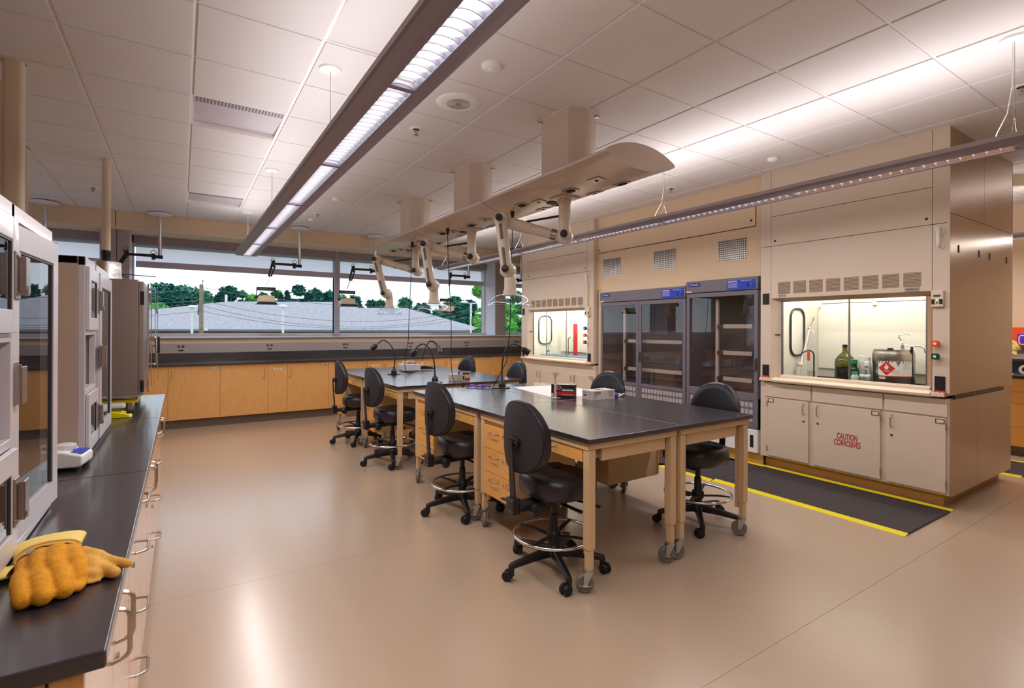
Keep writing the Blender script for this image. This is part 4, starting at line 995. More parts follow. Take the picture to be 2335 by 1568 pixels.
# ------------------------------------------------------------------ drying cabinets with glass doors
def drying_cabinet(y0, y1, top, zg, doors, shelves, post_y, lab, headz):
    X = 5.10
    t = thing('drying_cabinet', lab, 'cabinet', (0, 0, 0), group='grey glass-doored drying cabinets')
    D = .66
    obj('body_shell', MB().box(X+.022, X+D, y0, y0+.025, .365, top-.004).box(X+.022, X+D, y1-.025, y1, .365, top-.004).box(X+D-.02, X+D, y0, y1, .365, top-.004).box(X+.022, X+D, y0, y1, headz+.0, headz+.02).box(X+.022, X+D, y0, y1, .365, .69), 'grey', t)
    obj('interior_lining', MB().box(X+D-.03, X+D-.021, y0+.026, y1-.026, .70, headz-.01).box(X+.03, X+D-.03, y0+.025, y0+.03, .70, headz-.01).box(X+.03, X+D-.03, y1-.03, y1-.025, .70, headz-.01), 'cabin', t)
    obj('header', B(X-.012, X+.03, y0, y1, headz+.008, top), 'grey', t, bv=.004)
    obj('base_plinth', B(X+.0, X+.5, y0+.006, y1-.006, .115, .362), 'white', t, bv=.006)
    obj('plinth_slot', B(X-.001, X+.0, y0+.05, y0+.09, .17, .30), 'blackm', t)
    pw = .34
    pn = obj('control_panel', MB().prism(rrect(y0+.022, y0+.022+pw, headz+.016, top-.024, .012), X-.0145, X-.012, 'X'), 'blue', t)
    pc = y0+.022+pw/2; pz = (headz+top)/2
    text('lettering', 'LABCONCO', .022, 'printw', pn, (X-.0152, pc+.10, pz+.032), FACE_MX, sx=.9, bold=.0005)
    text('lettering', 'Evidence Drying Cabinet', .013, 'printw', pn, (X-.0152, pc-.07, pz+.036), FACE_MX)
    mb = MB()
    for k in range(5): mb.box(X-.0149, X-.0145, pc+.035+.012*(k % 2), pc+.155, pz+.010-.011*k, pz+.014-.011*k)
    obj('small_print', mb, 'hem', pn)
    obj('switch', B(X-.018, X-.0145, pc-.095, pc-.072, pz-.030, pz+.005), 'blackm', pn, bv=.002)
    obj('key_lock', MB().lathe([(.0, -.03), (.009, -.03), (.011, -.014)], axis='X', c=(X, pc-.135, pz-.008), n=14).box(X-.05, X-.03, pc-.136, pc-.134, pz-.03, pz), 'chrome', pn, smooth=True)
    lg = obj('badge', MB().prism(rrect(y1-.205, y1-.035, pz+.008, pz+.052, .021), X-.015, X-.012, 'X'), 'navy', t)
    text('lettering', 'Protector', .022, 'printw', lg, (X-.0157, y1-.135, pz+.030), FACE_MX, bold=.0004)
    obj('badge_mark', MB().tube([(X-.0155, y1-.06+.011*math.cos(a), pz+.030+.011*math.sin(a)) for a in [PI/3+PI*4/3*k/10 for k in range(11)]], .002, 5), 'printw', lg)
    obj('serial_label', B(X-.0135, X-.012, y1-.085, y1-.01, headz+.012, headz+.028), 'card', t)
    for (a, b) in doors:
        f = obj('door', MB().box(X, X+.02, a, a+.042, .365, headz).box(X, X+.02, b-.042, b, .365, headz).box(X, X+.02, a+.042, b-.042, headz-.05, headz).box(X, X+.02, a+.042, b-.042, .66, zg).box(X, X+.02, a+.042, b-.042, .365, .41), 'grey', t, bv=.003)
        obj('pane', B(X+.008, X+.012, a+.04, b-.04, zg-.01, headz-.045), 'gcab', f)
        obj('lower_panel', B(X+.006, X+.012, a+.042, b-.042, .41, .66), 'grey', f)
        lv = MB(); ny = int((b-a-.13)/.05); 
        for i in range(ny+1):
            yy = a+.075+i*(b-a-.15)/ny
            for q in range(3):
                for k in range(5): lv.box(X+.003, X+.006, yy-.018, yy+.018, .595-.075*q+.010*k, .6005-.075*q+.010*k)
        obj('louvre_slot', lv, 'card', f)
    hx = [(doors[0][1]-.021, 0)] if len(doors) > 1 else [(doors[0][0]+.016, 0)]
    for yy, _ in hx:
        obj('handle', MB().box(X-.02, X, yy-.012, yy+.012, .99, 1.12), 'greyd', t, bv=.004)
        obj('handle_grip', MB().box(X-.026, X-.02, yy+.004, yy+.012, 1.0, 1.11), 'satin', t)
    for k, yy in enumerate(post_y):
        obj('shelf_post', B(X+.10, X+.125, yy-.018, yy+.018, .70, headz-.08), 'cream', t)
    for z in shelves:
        for (sa, sb) in ((y0+.05, post_y[0]-.02),):
            s_ = obj('shelf', B(X+.10, X+D-.04, sa, sb, z, z+.008), 'ghood', t)
            obj('shelf_rail', B(X+.085, X+.10, sa+.07, sb-.07, z-.04, z+.006), 'cream', s_, bv=.002)
            obj('rail_bracket', MB().box(X+.08, X+.10, sa-.01, sa+.07, z-.045, z+.002).box(X+.08, X+.10, sb-.07, sb+.005, z-.045, z+.002), 'greyd', s_, bv=.002)
            rk = MB(); n = 22
            for i in range(n): rk.box(X+.12, X+D-.06, sa+(sb-sa)*i/(n-1)-.0015, sa+(sb-sa)*i/(n-1)+.0015, z-.006, z-.003)
            obj('wire_rack', rk, 'satin', s_)
    return t
drying_cabinet(3.082, 3.992, 1.985, .745, [(3.088, 3.99)], (1.475, 1.175, .880), (3.645,), 'tall grey single-door drying cabinet with glass door beside the close fume hood', 1.845)
drying_cabinet(4.0, 5.49, 1.945, .70, [(4.004, 4.752), (4.758, 5.486)], (1.275, .895), (5.115,), 'grey two-door glass drying cabinet, slightly lower, left of the single-door one', 1.795)

# ------------------------------------------------------------------ window counter run
t = thing('worktop', 'long black epoxy worktop with upstand below the windows', 'worktop', (0, 0, 0))
obj('slab', MB().box(-3.3, .60, 8.435, 9.085, .884, .914).box(.602, 3.40, 8.435, 9.085, .884, .914).box(3.402, 6.48, 8.435, 9.085, .884, .914), 'epoxy', t, bv=.003)
obj('upstand', B(-3.3, 6.48, 9.03, 9.05, .914, 1.032), 'epoxy', t, bv=.002)
FY = 8.475
bx = [-.76, -.149, .477, 1.107, 1.378, 1.993, 2.619, 2.89, 3.511, 4.10, 4.40, 5.019, 5.651, 6.3]
kinds = ['f', 'dl', 'dr', 'n', 'dl', 'dr', 'n', 'dl', 'dr', 'n', 'dl', 'dr', 'd']
def y_pull(x, z0, z1): return MB().tube(rnd([(x, FY, z0), (x, FY-.026, z0+.006), (x, FY-.026, z1-.006), (x, FY, z1)], .018, 4), .0042, 8)
units = [(-3.3, -.76, 'base cabinet of the window counter hidden behind the steel cabinet'), (-.76, -.149, 'maple filler unit at the left end of the window counter'), (-.149, 1.107, 'two-door maple base cabinet under the left part of the wide window'), (1.107, 1.378, 'narrow maple filler panel with paper label, left of the far chair'), (1.378, 2.619, 'two-door maple base cabinet behind the far chairs'),
         (2.619, 2.89, 'narrow maple filler panel behind the first gooseneck lamp'), (2.89, 4.10, 'two-door maple base cabinet behind the microscope light'), (4.10, 4.40, 'narrow maple filler panel behind the glove carton'), (4.40, 5.651, 'two-door maple base cabinet behind the far right chairs'), (5.651, 6.45, 'maple base cabinet beside the far fume hood')]
for a, b, lb in units:
    t = thing('base_cabinet', lb, 'cabinet', ((a+b)/2, FY, 0), group='maple base cabinets under the window')
    ox = (a+b)/2
    hw_ = (b-a)/2
    obj('carcass', B(-hw_+.001, hw_-.001, .021, .58, .125, .884), 'wood', t)
    obj('kick_plate', B(-hw_, hw_, .075, .09, 0, .125), 'kick', t)
    def dr(x0, x1, hs, lockz=.66):
        d = obj('door', B(x0-ox+.0015, x1-ox-.0015, 0, .02, .128, .878), 'wood', t, bv=.0015)
        if hs is None: return d
        hxp = (x0+.045 if hs < 0 else x1-.045)-ox
        obj('handle', MB().tube(rnd([(hxp, 0, .70), (hxp, -.026, .706), (hxp, -.026, .804), (hxp, 0, .81)], .018, 4), .0042, 8), 'satin', d, smooth=True)
        obj('lock', MB().lathe([(.012, -.004), (.012, .001)], axis='Y', c=(hxp-.012, 0, lockz), n=12), 'satin', d)
        return d
    def holder(x, z, par):
        x -= ox
        obj('label_holder', MB().box(x-.04, x+.04, -.003, 0, z-.02, z-.014).box(x-.04, x+.04, -.003, 0, z+.014, z+.02).box(x-.04, x-.034, -.003, 0, z-.014, z+.014).box(x+.034, x+.04, -.003, 0, z-.014, z+.014), 'satin', par)
        obj('label_card', B(x-.034, x+.034, -.0015, 0, z-.014, z+.014), 'card', par)
    if b-a > .75 and a > -.5:
        m_ = {-.149: .477, 1.378: 1.993, 2.89: 3.511, 4.40: 5.019, 5.651: 6.05}[a]
        d1 = dr(a, m_, -1); d2 = dr(m_, b, 1)
        holder(m_-.08, .838, d1)
    elif a < -1:
        for k in range(4): dr(a+.635*k, a+.635*(k+1), 1)
    else:
        d = dr(a, b, None)
        obj('paper_label', B(-.055, .055, -.001, 0, .782, .803), 'paper', d)
        obj('label_print', MB().box(-.035, -.012, -.0014, -.001, .788, .797).box(-.002, .008, -.0014, -.001, .788, .797).box(.014, .03, -.0014, -.001, .788, .797), 'printk', d)

# ------------------------------------------------------------------ left counter (beside the camera)
CX = -.098
t = thing('worktop', 'black epoxy worktop beside us carrying the cabinets and yellow gloves', 'worktop', (0, 0, 0))
for a, b in ((1.035, 2.247), (2.249, 3.525), (3.527, 4.725)):
    obj('slab', B(-.86, CX, a, b, .884, .914), 'epoxy', t, bv=.004)
LX = -.128
def lpull_v(y, z0, z1): return MB().tube(rnd([(LX, y, z0), (LX+.034, y, z0+.008), (LX+.034, y, z1-.008), (LX, y, z1)], .02, 4), .0052, 8)
def lpull_h(y, z, w_=.058): return MB().tube(rnd([(LX, y-w_, z), (LX+.034, y-w_+.008, z), (LX+.034, y+w_-.008, z), (LX, y+w_, z)], .02, 4), .0048, 8)
lunits = [(1.06, 1.90, 'door', 'maple-edged two-door base cabinet at the near end beside the camera'), (1.905, 2.50, 'drawer', 'four-drawer base cabinet, first after the near two-door one'), (2.505, 3.25, 'door', 'two-door base cabinet in the middle of the side counter'), (3.255, 3.80, 'drawer', 'four-drawer base cabinet beside the yellow scale'), (3.805, 4.70, 'door', 'two-door base cabinet at the far end of the side counter')]
for a, b, k, lb in lunits:
    t = thing('base_cabinet', lb, 'cabinet', (0, 0, 0), group='base cabinets of the side counter')
    obj('carcass', B(-.80, LX-.021, a+.001, b-.001, .11, .884), 'wood', t)
    obj('kick_plate', B(-.80, LX-.085, a, b, 0, .11), 'kick', t)
    if a < 1.1:
        obj('end_panel', B(-.80, LX-.045, a-.012, a, .0, .884), 'wood', t)
        obj('corner_stile', B(LX-.042, LX-.0, a-.012, a, .0, .884), 'wood', t)
        obj('panel_gap', B(LX-.0455, LX-.0415, a-.013, a-.011, .0, .884), 'blackm', t)
    if k == 'door':
        m_ = (a+b)/2
        for (p, q, hs) in ((a, m_, 1), (m_, b, -1)):
            d = obj('door', B(LX-.02, LX, p+.002, q-.002, .115, .878), 'woodl', t, bv=.0015)
            hy = q-.045 if hs > 0 else p+.045
            obj('handle', lpull_v(hy, .68, .80), 'satin', d, smooth=True)
            obj('edge_band', B(LX-.0205, LX-.001, p+.0, p+.002, .115, .878), 'wood', d)
            obj('lock', MB().lathe([(.010, -.001), (.010, .006)], axis='X', c=(LX, hy+.03*hs*-1, .63), n=12), 'satin', d)
    else:
        for z0, z1 in ((.74, .878), (.545, .737), (.335, .542), (.115, .332)):
            d = obj('drawer', B(LX-.02, LX, a+.002, b-.002, z0, z1), 'woodl', t, bv=.0015)
            obj('handle', lpull_h((a+b)/2, (z0+z1)/2+.02), 'satin', d, smooth=True)
            obj('lock', MB().lathe([(.009, -.001), (.009, .006)], axis='X', c=(LX, (a+b)/2-.16, (z0+z1)/2+.02), n=12), 'satin', d)
            obj('edge_band', B(LX-.0205, LX-.001, a+.0, a+.002, z0, z1), 'wood', d)

# pass-through cabinets on the counter
def counter_cabinet(y0, y1, ajar, lab):
    X = -.31
    zt, zb = 1.70, .918
    t = thing('counter_cabinet', lab, 'cabinet', (0, 0, 0), group='white glazed cabinets on the side counter')
    ym = y0+.30
    s_ = MB()
    s_.box(-.72, X-.022, y0, y0+.018, zb, zt).box(-.72, X-.022, y1-.018, y1, zb, zt).box(-.72, X-.022, y0, y1, zt-.03, zt).box(-.72, X-.022, y0, y1, zb, zb+.03).box(-.72, -.70, y0, y1, zb, zt).box(-.69, X-.022, ym-.01, ym+.01, zb, zt)
    obj('body_shell', s_, 'cabside', t, bv=.002)
    obj('face_frame', MB().box(X-.022, X, y0, y1, zt-.035, zt).box(X-.022, X, y0, y1, zb, zb+.02).box(X-.022, X, y0, y0+.012, zb, zt).box(X-.022, X, ym-.022, ym+.0, zb, zt), 'cabinet', t, bv=.002)
    ch = []
    hz = [(zb+.022, 1.165), (1.415, zt-.037)]
    obj('niche_shelf', MB().box(-.7, X, y0+.012, ym-.02, 1.165, 1.185).box(-.7, X, y0+.012, ym-.02, 1.395, 1.415), 'cabinet', t, bv=.002)
    obj('niche_back', B(-.60, -.59, y0+.012, ym-.02, 1.185, 1.395), 'cabside', t)
    obj('niche_latch', B(-.50, -.44, ym-.026, ym-.021, 1.25, 1.33), 'steeld', t)
    for a, b in hz:
        d = obj('door', MB().box(X, X+.012, y0+.012, y0+.06, a, b).box(X, X+.012, ym-.066, ym-.024, a, b).box(X, X+.012, y0+.06, ym-.066, a, a+.05).box(X, X+.012, y0+.06, ym-.066, b-.05, b), 'cabinet', t, bv=.002)
        obj('pane', B(X+.004, X+.007, y0+.055, ym-.06, a+.045, b-.045), 'gcab2', d)
        obj('gasket', MB().box(X+.006, X+.010, y0+.06, y0+.064, a+.05, b-.05).box(X+.006, X+.010, ym-.07, ym-.066, a+.05, b-.05).box(X+.006, X+.010, y0+.064, ym-.07, b-.054, b-.05), 'greyd', d)
        zc = (a+b)/2
        l_ = obj('latch', MB().box(X+.012, X+.016, ym-.062, ym-.024, zc-.052, zc+.052).box(X+.016, X+.028, ym-.045, ym-.041, zc-.042, zc+.042).box(X+.024, X+.028, ym-.045, ym-.008, zc-.042, zc+.042), 'steeld', t, bv=.002)
        obj('latch_screw', MB().cyl((X+.016, ym-.057, zc+.04), (X+.019, ym-.057, zc+.04), .004, 8).cyl((X+.016, ym-.057, zc-.04), (X+.019, ym-.057, zc-.04), .004, 8).cyl((X+.028, ym-.03, zc-.03), (X+.031, ym-.03, zc-.03), .010, 12), 'steel', l_)
    # tall door hinged at its far edge
    piv = bpy.data.objects.new('door', mesh_of(MB().box(0, .014, -(y1-ym)+.004, -(y1-ym)+.062, zb+.022, zt-.037).box(0, .014, -.05, -.004, zb+.022, zt-.037).box(0, .014, -(y1-ym)+.062, -.05, zb+.022, zb+.08).box(0, .014, -(y1-ym)+.062, -.05, zt-.095, zt-.037)
        .box(-.03, .0, -(y1-ym)+.004, -(y1-ym)+.012, zb+.022, zt-.037), 'door', 'cabinet'))
    C.objects.link(piv); piv.parent = t; piv.location = (X, y1, 0); piv.rotation_euler = (0, 0, -R(ajar))
    obj('pane', B(.005, .008, -(y1-ym)+.055, -.045, zb+.075, zt-.09), 'gcab2', piv)
    obj('gasket', MB().box(.008, .012, -.056, -.05, zb+.08, zt-.095).box(.008, .012, -(y1-ym)+.062, -.05, zt-.101, zt-.095), 'greyd', piv)
    hg = MB()
    for k in range(44): hg.cyl((.006, -.001, zb+.03+.0165*k), (.006, -.001, zb+.042+.0165*k), .0045, 6)
    obj('piano_hinge', hg, 'steel', piv, kind='stuff')
    obj('latch', MB().box(.014, .018, -(y1-ym)-.02, -(y1-ym)+.045, 1.25, 1.35).box(.018, .034, -(y1-ym)+.0, -(y1-ym)+.004, 1.255, 1.345).box(.030, .034, -(y1-ym)+.0, -(y1-ym)+.04, 1.255, 1.34), 'steeld', piv, bv=.002)
    return t
counter_cabinet(1.245, 1.94, 3.0, 'white glazed counter cabinet closest to us, its tall door slightly open')
counter_cabinet(2.54, 3.29, 0, 'white glazed counter cabinet between the white mixer and the steel cabinet')

# steel cabinet raised on feet
t = thing('steel_cabinet', 'brushed steel cabinet with clear doors at the far end of the side counter', 'cabinet', (0, 0, 0))
y0, y1 = 3.76, 4.62
obj('body', B(-.80, -.215, y0, y1, 1.0, 1.71), 'steeld', t, bv=.003)
obj('front_flange', MB().box(-.215, -.188, y0+.0, y1, 1.02, 1.70), 'steeld', t, bv=.003)
obj('bottom_fold', MB().cyl((-.80, y0, 1.015), (-.215, y0, 1.015), .016, 12), 'steel', t, smooth=True)
obj('bottom_tray', B(-.78, -.215, y0+.01, y1, .978, 1.0), 'yellow', t)
obj('hinge', MB().box(-.205, -.186, y0-.006, y0+.004, 1.56, 1.64).box(-.205, -.186, y0-.008, y0+.004, 1.04, 1.11), 'black', t, bv=.002)
obj('foot', MB().cyl((-.262, y0+.05, .93), (-.262, y0+.05, .978), .018, 12).cyl((-.262, y0+.05, .914), (-.262, y0+.05, .93), .012, 12).cyl((-.262, y1-.05, .914), (-.262, y1-.05, .978), .018, 12).cyl((-.7, y0+.05, .914), (-.7, y0+.05, .978), .018, 12), 'steel', t, smooth=True)
d = obj('clear_door', MB().box(-.170, -.166, y0+.04, y0+.44, 1.03, 1.69), 'gclear', t)
obj('door_edge', MB().box(-.172, -.164, y0+.035, y0+.045, 1.03, 1.69).box(-.172, -.164, y0+.43, y0+.445, 1.03, 1.69), 'chrome', d)
obj('handle', MB().tube(rnd([(-.168, y0+.40, 1.18), (-.140, y0+.40, 1.18), (-.140, y0+.40, 1.36), (-.168, y0+.40, 1.36)], .015, 4), .006, 8), 'chrome', d, smooth=True)
d = obj('clear_door', MB().box(-.152, -.148, y0+.42, y1+.06, 1.03, 1.69), 'gclear', t)
obj('door_edge', MB().box(-.154, -.146, y1+.055, y1+.065, 1.03, 1.69), 'chrome', d)
obj('handle', MB().box(-.148, -.12, y0+.46, y0+.49, 1.25, 1.36), 'black', d, bv=.005)
t = thing('exhaust_duct', 'foil wrapped round exhaust duct rising behind the steel cabinet', 'duct', (-.61, 6.26, 0))
obj('foil_duct', MB().lathe([(.12, 0), (.12, 1.7), (.123, 1.9), (.118, 1.93), (.122, 1.98), (.118, 2.0), (.12, 2.05), (.10, 2.06)], n=22), mat('foil', (226, 220, 220), .28, 1.0, bump=1.0, bscale=35), t, smooth=True)
t = thing('exhaust_pipe', 'cream drop pipe from the ceiling into the foil duct', 'pipe', (-.61, 6.26, 2.06))
obj('pipe', MB().cyl((0, 0, .10), (0, 0, CH-2.06), .036, 20), 'cream', t, smooth=True)
obj('rubber_coupling', MB().lathe([(.03, -.005), (.035, .0), (.04, .03), (.04, .06), (.043, .065), (.043, .10), (.036, .105)], n=20), 'black', t, smooth=True)
for x, y, zb_, r_, lb in ((-.862, 4.275, 1.72, .048, 'tall cream ceiling pole behind the closest counter cabinet, thickest of three'), (-1.005, 4.66, 1.72, .036, 'tall cream ceiling pole, leftmost and partly hidden by the thickest one'), (-1.20, 6.26, .92, .034, 'tall cream ceiling pole, farthest of the three above the closest counter cabinet')):
    t = thing('service_pole', lb, 'pole', (x, y, 0), group='cream service poles')
    obj('pole', MB().prism(rrect(-r_, r_, -r_, r_, r_*.5), .0, CH, 'Z'), 'cream', t, smooth=True)
    obj('ceiling_clip', MB().cyl((-r_-.01, 0, CH-.01), (r_+.01, 0, CH-.012), .004, 6), 'satin', t)

# white vortex mixer on the counter
t = thing('vortex_mixer', 'small white vortex mixer with blue front label on the side counter', 'mixer', (-.372, 2.43, .914), R(-8))
obj('body', MB().prism([(-.085, .012), (.075, .012), (.088, .02), (.088, .055), (.03, .072), (-.055, .084), (-.085, .072)], -.06, .06, 'Y'), 'white', t, bv=.008)
obj('face_plate', MB().add([(-.04, -.05, .0815), (.083, -.046, .0585), (.083, .046, .0585), (-.04, .05, .0815), (-.04, -.05, .083), (.083, -.046, .060), (.083, .046, .060), (-.04, .05, .083)], [(0,3,2,1),(4,5,6,7),(0,1,5,4),(1,2,6,5),(2,3,7,6),(3,0,4,7)]), 'rubber', t)
obj('blue_label', MB().add([(.045, -.046, .0672), (.083, -.044, .0602), (.083, .044, .0602), (.045, .046, .0672)], [(0, 1, 2, 3)]), 'blue', t)
obj('cup_head', MB().lathe([(.03, .068), (.034, .075), (.032, .088), (.02, .092), (0, .090)], n=22, c=(.022, 0, 0)), 'offwhite', t, smooth=True)
obj('foot', MB().cyl((-.07, -.045, 0), (-.07, -.045, .013), .01, 8).cyl((-.07, .045, 0), (-.07, .045, .013), .01, 8).cyl((.07, -.045, 0), (.07, -.045, .013), .01, 8).cyl((.07, .045, 0), (.07, .045, .013), .01, 8), 'black', t)
obj('switch', B(-.03, -.012, -.03, -.01, .079, .085), 'black', t)

# yellow rack scale below the steel cabinet
t = thing('yellow_stand', 'curved yellow instrument stand under the steel cabinet', 'stand', (-.36, 3.66, .914))
pr = [(-.14, 0)] + [(-.14+.25*k/10, .052*math.cos(R(80*k/10))**.6) for k in range(11)] + [(.125, 0)]
obj('shell', MB().prism(pr, -.055, .055, 'Y'), 'yellow', t, bv=.004)
obj('knob', MB().cyl((.10, -.02, .03), (.135, -.02, .028), .011, 10), 'black', t, smooth=True)
t = thing('white_meter', 'flat white meter lying on the yellow stand', 'meter', (-.37, 3.66, .969), R(4))
obj('body', MB().prism(rrect(-.12, .105, -.05, .05, .02), 0, .020, 'Z'), 'offwhite', t, bv=.004)
obj('display', B(-.03, .04, -.02, .02, .020, .0215), mat('brown_display', (120, 60, 44), .3), t)

# ------------------------------------------------------------------ yellow work gloves
def blob(pts, rad, m, parent, name, flat=1.0, sub=1, n=10):
    """a closed soft tube with rounded ends"""
    P = [Vector(p) for p in pts]
    path = []; rr = []
    d0 = (P[0]-P[1]).normalized()*rad[0]*.6; d1 = (P[-1]-P[-2]).normalized()*rad[-1]*.7
    path = [P[0]+d0] + P + [P[-1]+d1]; rr = [rad[0]*.45] + list(rad) + [rad[-1]*.5]
    return obj(name, MB().tube(path, rr, n), m, parent, smooth=True, sub=sub)
GZ = .914
def skin_body(name, verts, edges, radii, m, parent, sub=2):
    me = bpy.data.meshes.new(name); me.from_pydata(verts, edges, []); me.materials.append(M[m])
    o = bpy.data.objects.new(name, me); C.objects.link(o); o.parent = parent
    sk = o.modifiers.new('skin', 'SKIN'); sk.use_smooth_shade = True
    for i, r_ in enumerate(radii):
        v = me.skin_vertices[0].data[i]; v.radius = r_ if isinstance(r_, tuple) else (r_, r_); v.use_root = (i == 0)
    ss = o.modifiers.new('sub', 'SUBSURF'); ss.levels = sub; ss.render_levels = sub
    return o
g1 = thing('work_glove', 'yellow fleece work glove with pale canvas cuff lying on top of its pair', 'glove', (-.245, 1.40, GZ), group='pair of yellow work gloves')
# cuff: flattened sleeve, opening turned away from the fingers
def sheet(name, a, b, c, d, th, m, parent, nu=10, nv=6, bulge=.0, wav=.0):
    a, b, c, d = map(Vector, (a, b, c, d)); mb = MB(); top = []; bot = []
    for i in range(nu+1):
        for j in range(nv+1):
            u, v = i/nu, j/nv
            p = a*(1-u)*(1-v)+b*u*(1-v)+c*u*v+d*(1-u)*v
            e = math.sin(PI*v)**.5*math.sin(PI*min(1, max(0, u*.9+.05)))**.5 if 0 < v < 1 else 0
            h = bulge*e+wav*math.sin(u*9+v*3)*e
            top.append(p+Vector((0, 0, h+th*e+.002))); bot.append(p-Vector((0, 0, 0)))
    n = len(top); w_ = nv+1; fs = []
    for i in range(nu):
        for j in range(nv):
            k = i*w_+j; fs.append((k, k+w_, k+w_+1, k+1)); fs.append((n+k+1, n+k+w_+1, n+k+w_, n+k))
    for i in range(nu):
        k = i*w_; fs.append((k, n+k, n+k+w_, k+w_)); k = i*w_+nv; fs.append((k+w_, n+k+w_, n+k, k))
    for j in range(nv):
        k = j; fs.append((k+1, n+k+1, n+k, k)); k = nu*w_+j; fs.append((k, n+k, n+k+1, k+1))
    mb.add([tuple(p) for p in top+bot], fs)
    return obj(name, mb, m, parent, smooth=True, sub=1)
def remeshed(name, mb, m, parent, vox=.004, it=4):
    o = obj(name, mb, m, parent, smooth=False)
    r_ = o.modifiers.new('remesh', 'REMESH'); r_.mode = 'VOXEL'; r_.voxel_size = vox; r_.use_smooth_shade = True
    s_ = o.modifiers.new('smooth', 'SMOOTH'); s_.iterations = it; s_.factor = .5
    return o
def soft(mb, pts, rad, n=12, flat=None):
    P = [Vector(p) for p in pts]
    a = (P[0]-P[1]).normalized()*rad[0]; b = (P[-1]-P[-2]).normalized()*rad[-1]
    path = [P[0]+a*.85, P[0]+a*.5] + P + [P[-1]+b*.5, P[-1]+b*.85]
    mb.tube(path, [rad[0]*.45, rad[0]*.85]+list(rad)+[rad[-1]*.85, rad[-1]*.45], n, flat=flat); return mb
gm = MB()
O = Vector((-.245, 1.40, GZ))
def W(*p): return Vector(p)-O
# palm made of side by side ridges, then the fingers
for a, b, h, r_ in ((-.285, -.262, .016, .015), (-.262, -.240, .024, .020), (-.236, -.216, .026, .021), (-.210, -.196, .022, .018)):
    soft(gm, [W(a+.012, 1.475, GZ+h), W((a+b)/2+.006, 1.42, GZ+h+.008), W(b+.004, 1.36, GZ+h+.006)], [r_*.9, r_*1.05, r_])
for pts, rad in (
    ([(-.262, 1.37, .935), (-.252, 1.315, .940), (-.240, 1.262, .930)], [.017, .018, .016]),
    ([(-.240, 1.365, .938), (-.226, 1.310, .942), (-.212, 1.257, .931)], [.018, .019, .0165]),
    ([(-.213, 1.385, .945), (-.199, 1.325, .942), (-.184, 1.270, .930)], [.018, .0195, .0165]),
    ([(-.190, 1.41, .946), (-.178, 1.360, .944), (-.170, 1.318, .932)], [.017, .020, .016]),
    ([(-.168, 1.345, .926), (-.164, 1.315, .922), (-.166, 1.285, .924)], [.010, .011, .009])):
    soft(gm, [W(*p) for p in pts], rad)
remeshed('hand', gm, 'glove', g1, .0032, 3)
cf = MB()
# gauntlet cuff as an open, flattened sleeve
ring_a = []; ring_b = []
def sleeve(c0, c1, w0, w1, h0, h1, th, skew):
    vs = []; n = 24; fs = []
    for (c, w_, h, dr) in ((c0, w0, h0, 0), (c0*.5+c1*.5, (w0+w1)/2, (h0+h1)/2*1.05, 0), (c1, w1, h1, 0), (c1, w1-th, h1-th, 1), (c0*.5+c1*.5, (w0+w1)/2-th, (h0+h1)/2-th, 1), (c0, w0-th, h0-th, 1)):
        for i in range(n):
            a = 2*PI*i/n
            x = math.cos(a); z = math.sin(a)
            fold = 1+.06*math.sin(a*3+1)
            vs.append(c + skew*(x*w_) + Vector((0, 0, z*h*fold)))
    for j in range(5):
        for i in range(n): fs.append((j*n+i, j*n+(i+1) % n, (j+1)*n+(i+1) % n, (j+1)*n+i))
    for i in range(n): fs.append((5*n+i, 5*n+(i+1) % n, (i+1) % n, i))
    return MB().add([tuple(v) for v in vs], fs)
sk = Vector((1, .28, 0)).normalized()
obj('cuff', sleeve(W(-.237, 1.455, GZ+.026), W(-.250, 1.555, GZ+.022), .052, .066, .025, .019, .002, sk), 'cuff', g1, smooth=True, sub=1)
obj('hem_band', MB().tube([W(-.237, 1.462, GZ+.027)+sk*(.0535*math.cos(2*PI*i/24))+Vector((0, 0, .0262*math.sin(2*PI*i/24)))*(1+.06*math.sin(2*PI*i/24*3+1)) for i in range(24)], .0022, 6, closed=True), 'glove2', g1, smooth=True)
g2 = thing('work_glove', 'yellow leather work glove under the other one, fingers pointing to the counter edge', 'glove', (-.16, 1.38, GZ), group='pair of yellow work gloves')
O = Vector((-.16, 1.38, GZ))
gm = MB()
for pts, rad in (
    ([(-.215, 1.42, .922), (-.175, 1.425, .934), (-.148, 1.385, .936)], [.008, .022, .020]),
    ([(-.185, 1.40, .926), (-.160, 1.385, .934), (-.150, 1.35, .932)], [.012, .020, .018]),
    ([(-.190, 1.44, .926), (-.165, 1.43, .930), (-.145, 1.41, .930)], [.010, .016, .014]),
    ([(-.150, 1.395, .936), (-.124, 1.368, .934), (-.092, 1.342, .930)], [.016, .011, .009]),
    ([(-.152, 1.375, .932), (-.132, 1.345, .926), (-.113, 1.318, .926)], [.017, .0135, .012]),
    ([(-.172, 1.345, .926), (-.158, 1.335, .928), (-.143, 1.328, .926)], [.013, .0125, .011]),
    ([(-.170, 1.33, .919), (-.150, 1.31, .9185), (-.135, 1.315, .918)], [.004, .004, .0035])):
    soft(gm, [W(*p) for p in pts], rad)
remeshed('hand', gm, 'glove2', g2, .0032, 3)
obj('cuff', sleeve(W(-.285, 1.44, GZ+.012), W(-.325, 1.425, GZ+.011), .03, .04, .010, .009, .0018, Vector((.3, 1, 0)).normalized()), 'cuff', g2, smooth=True, sub=1)

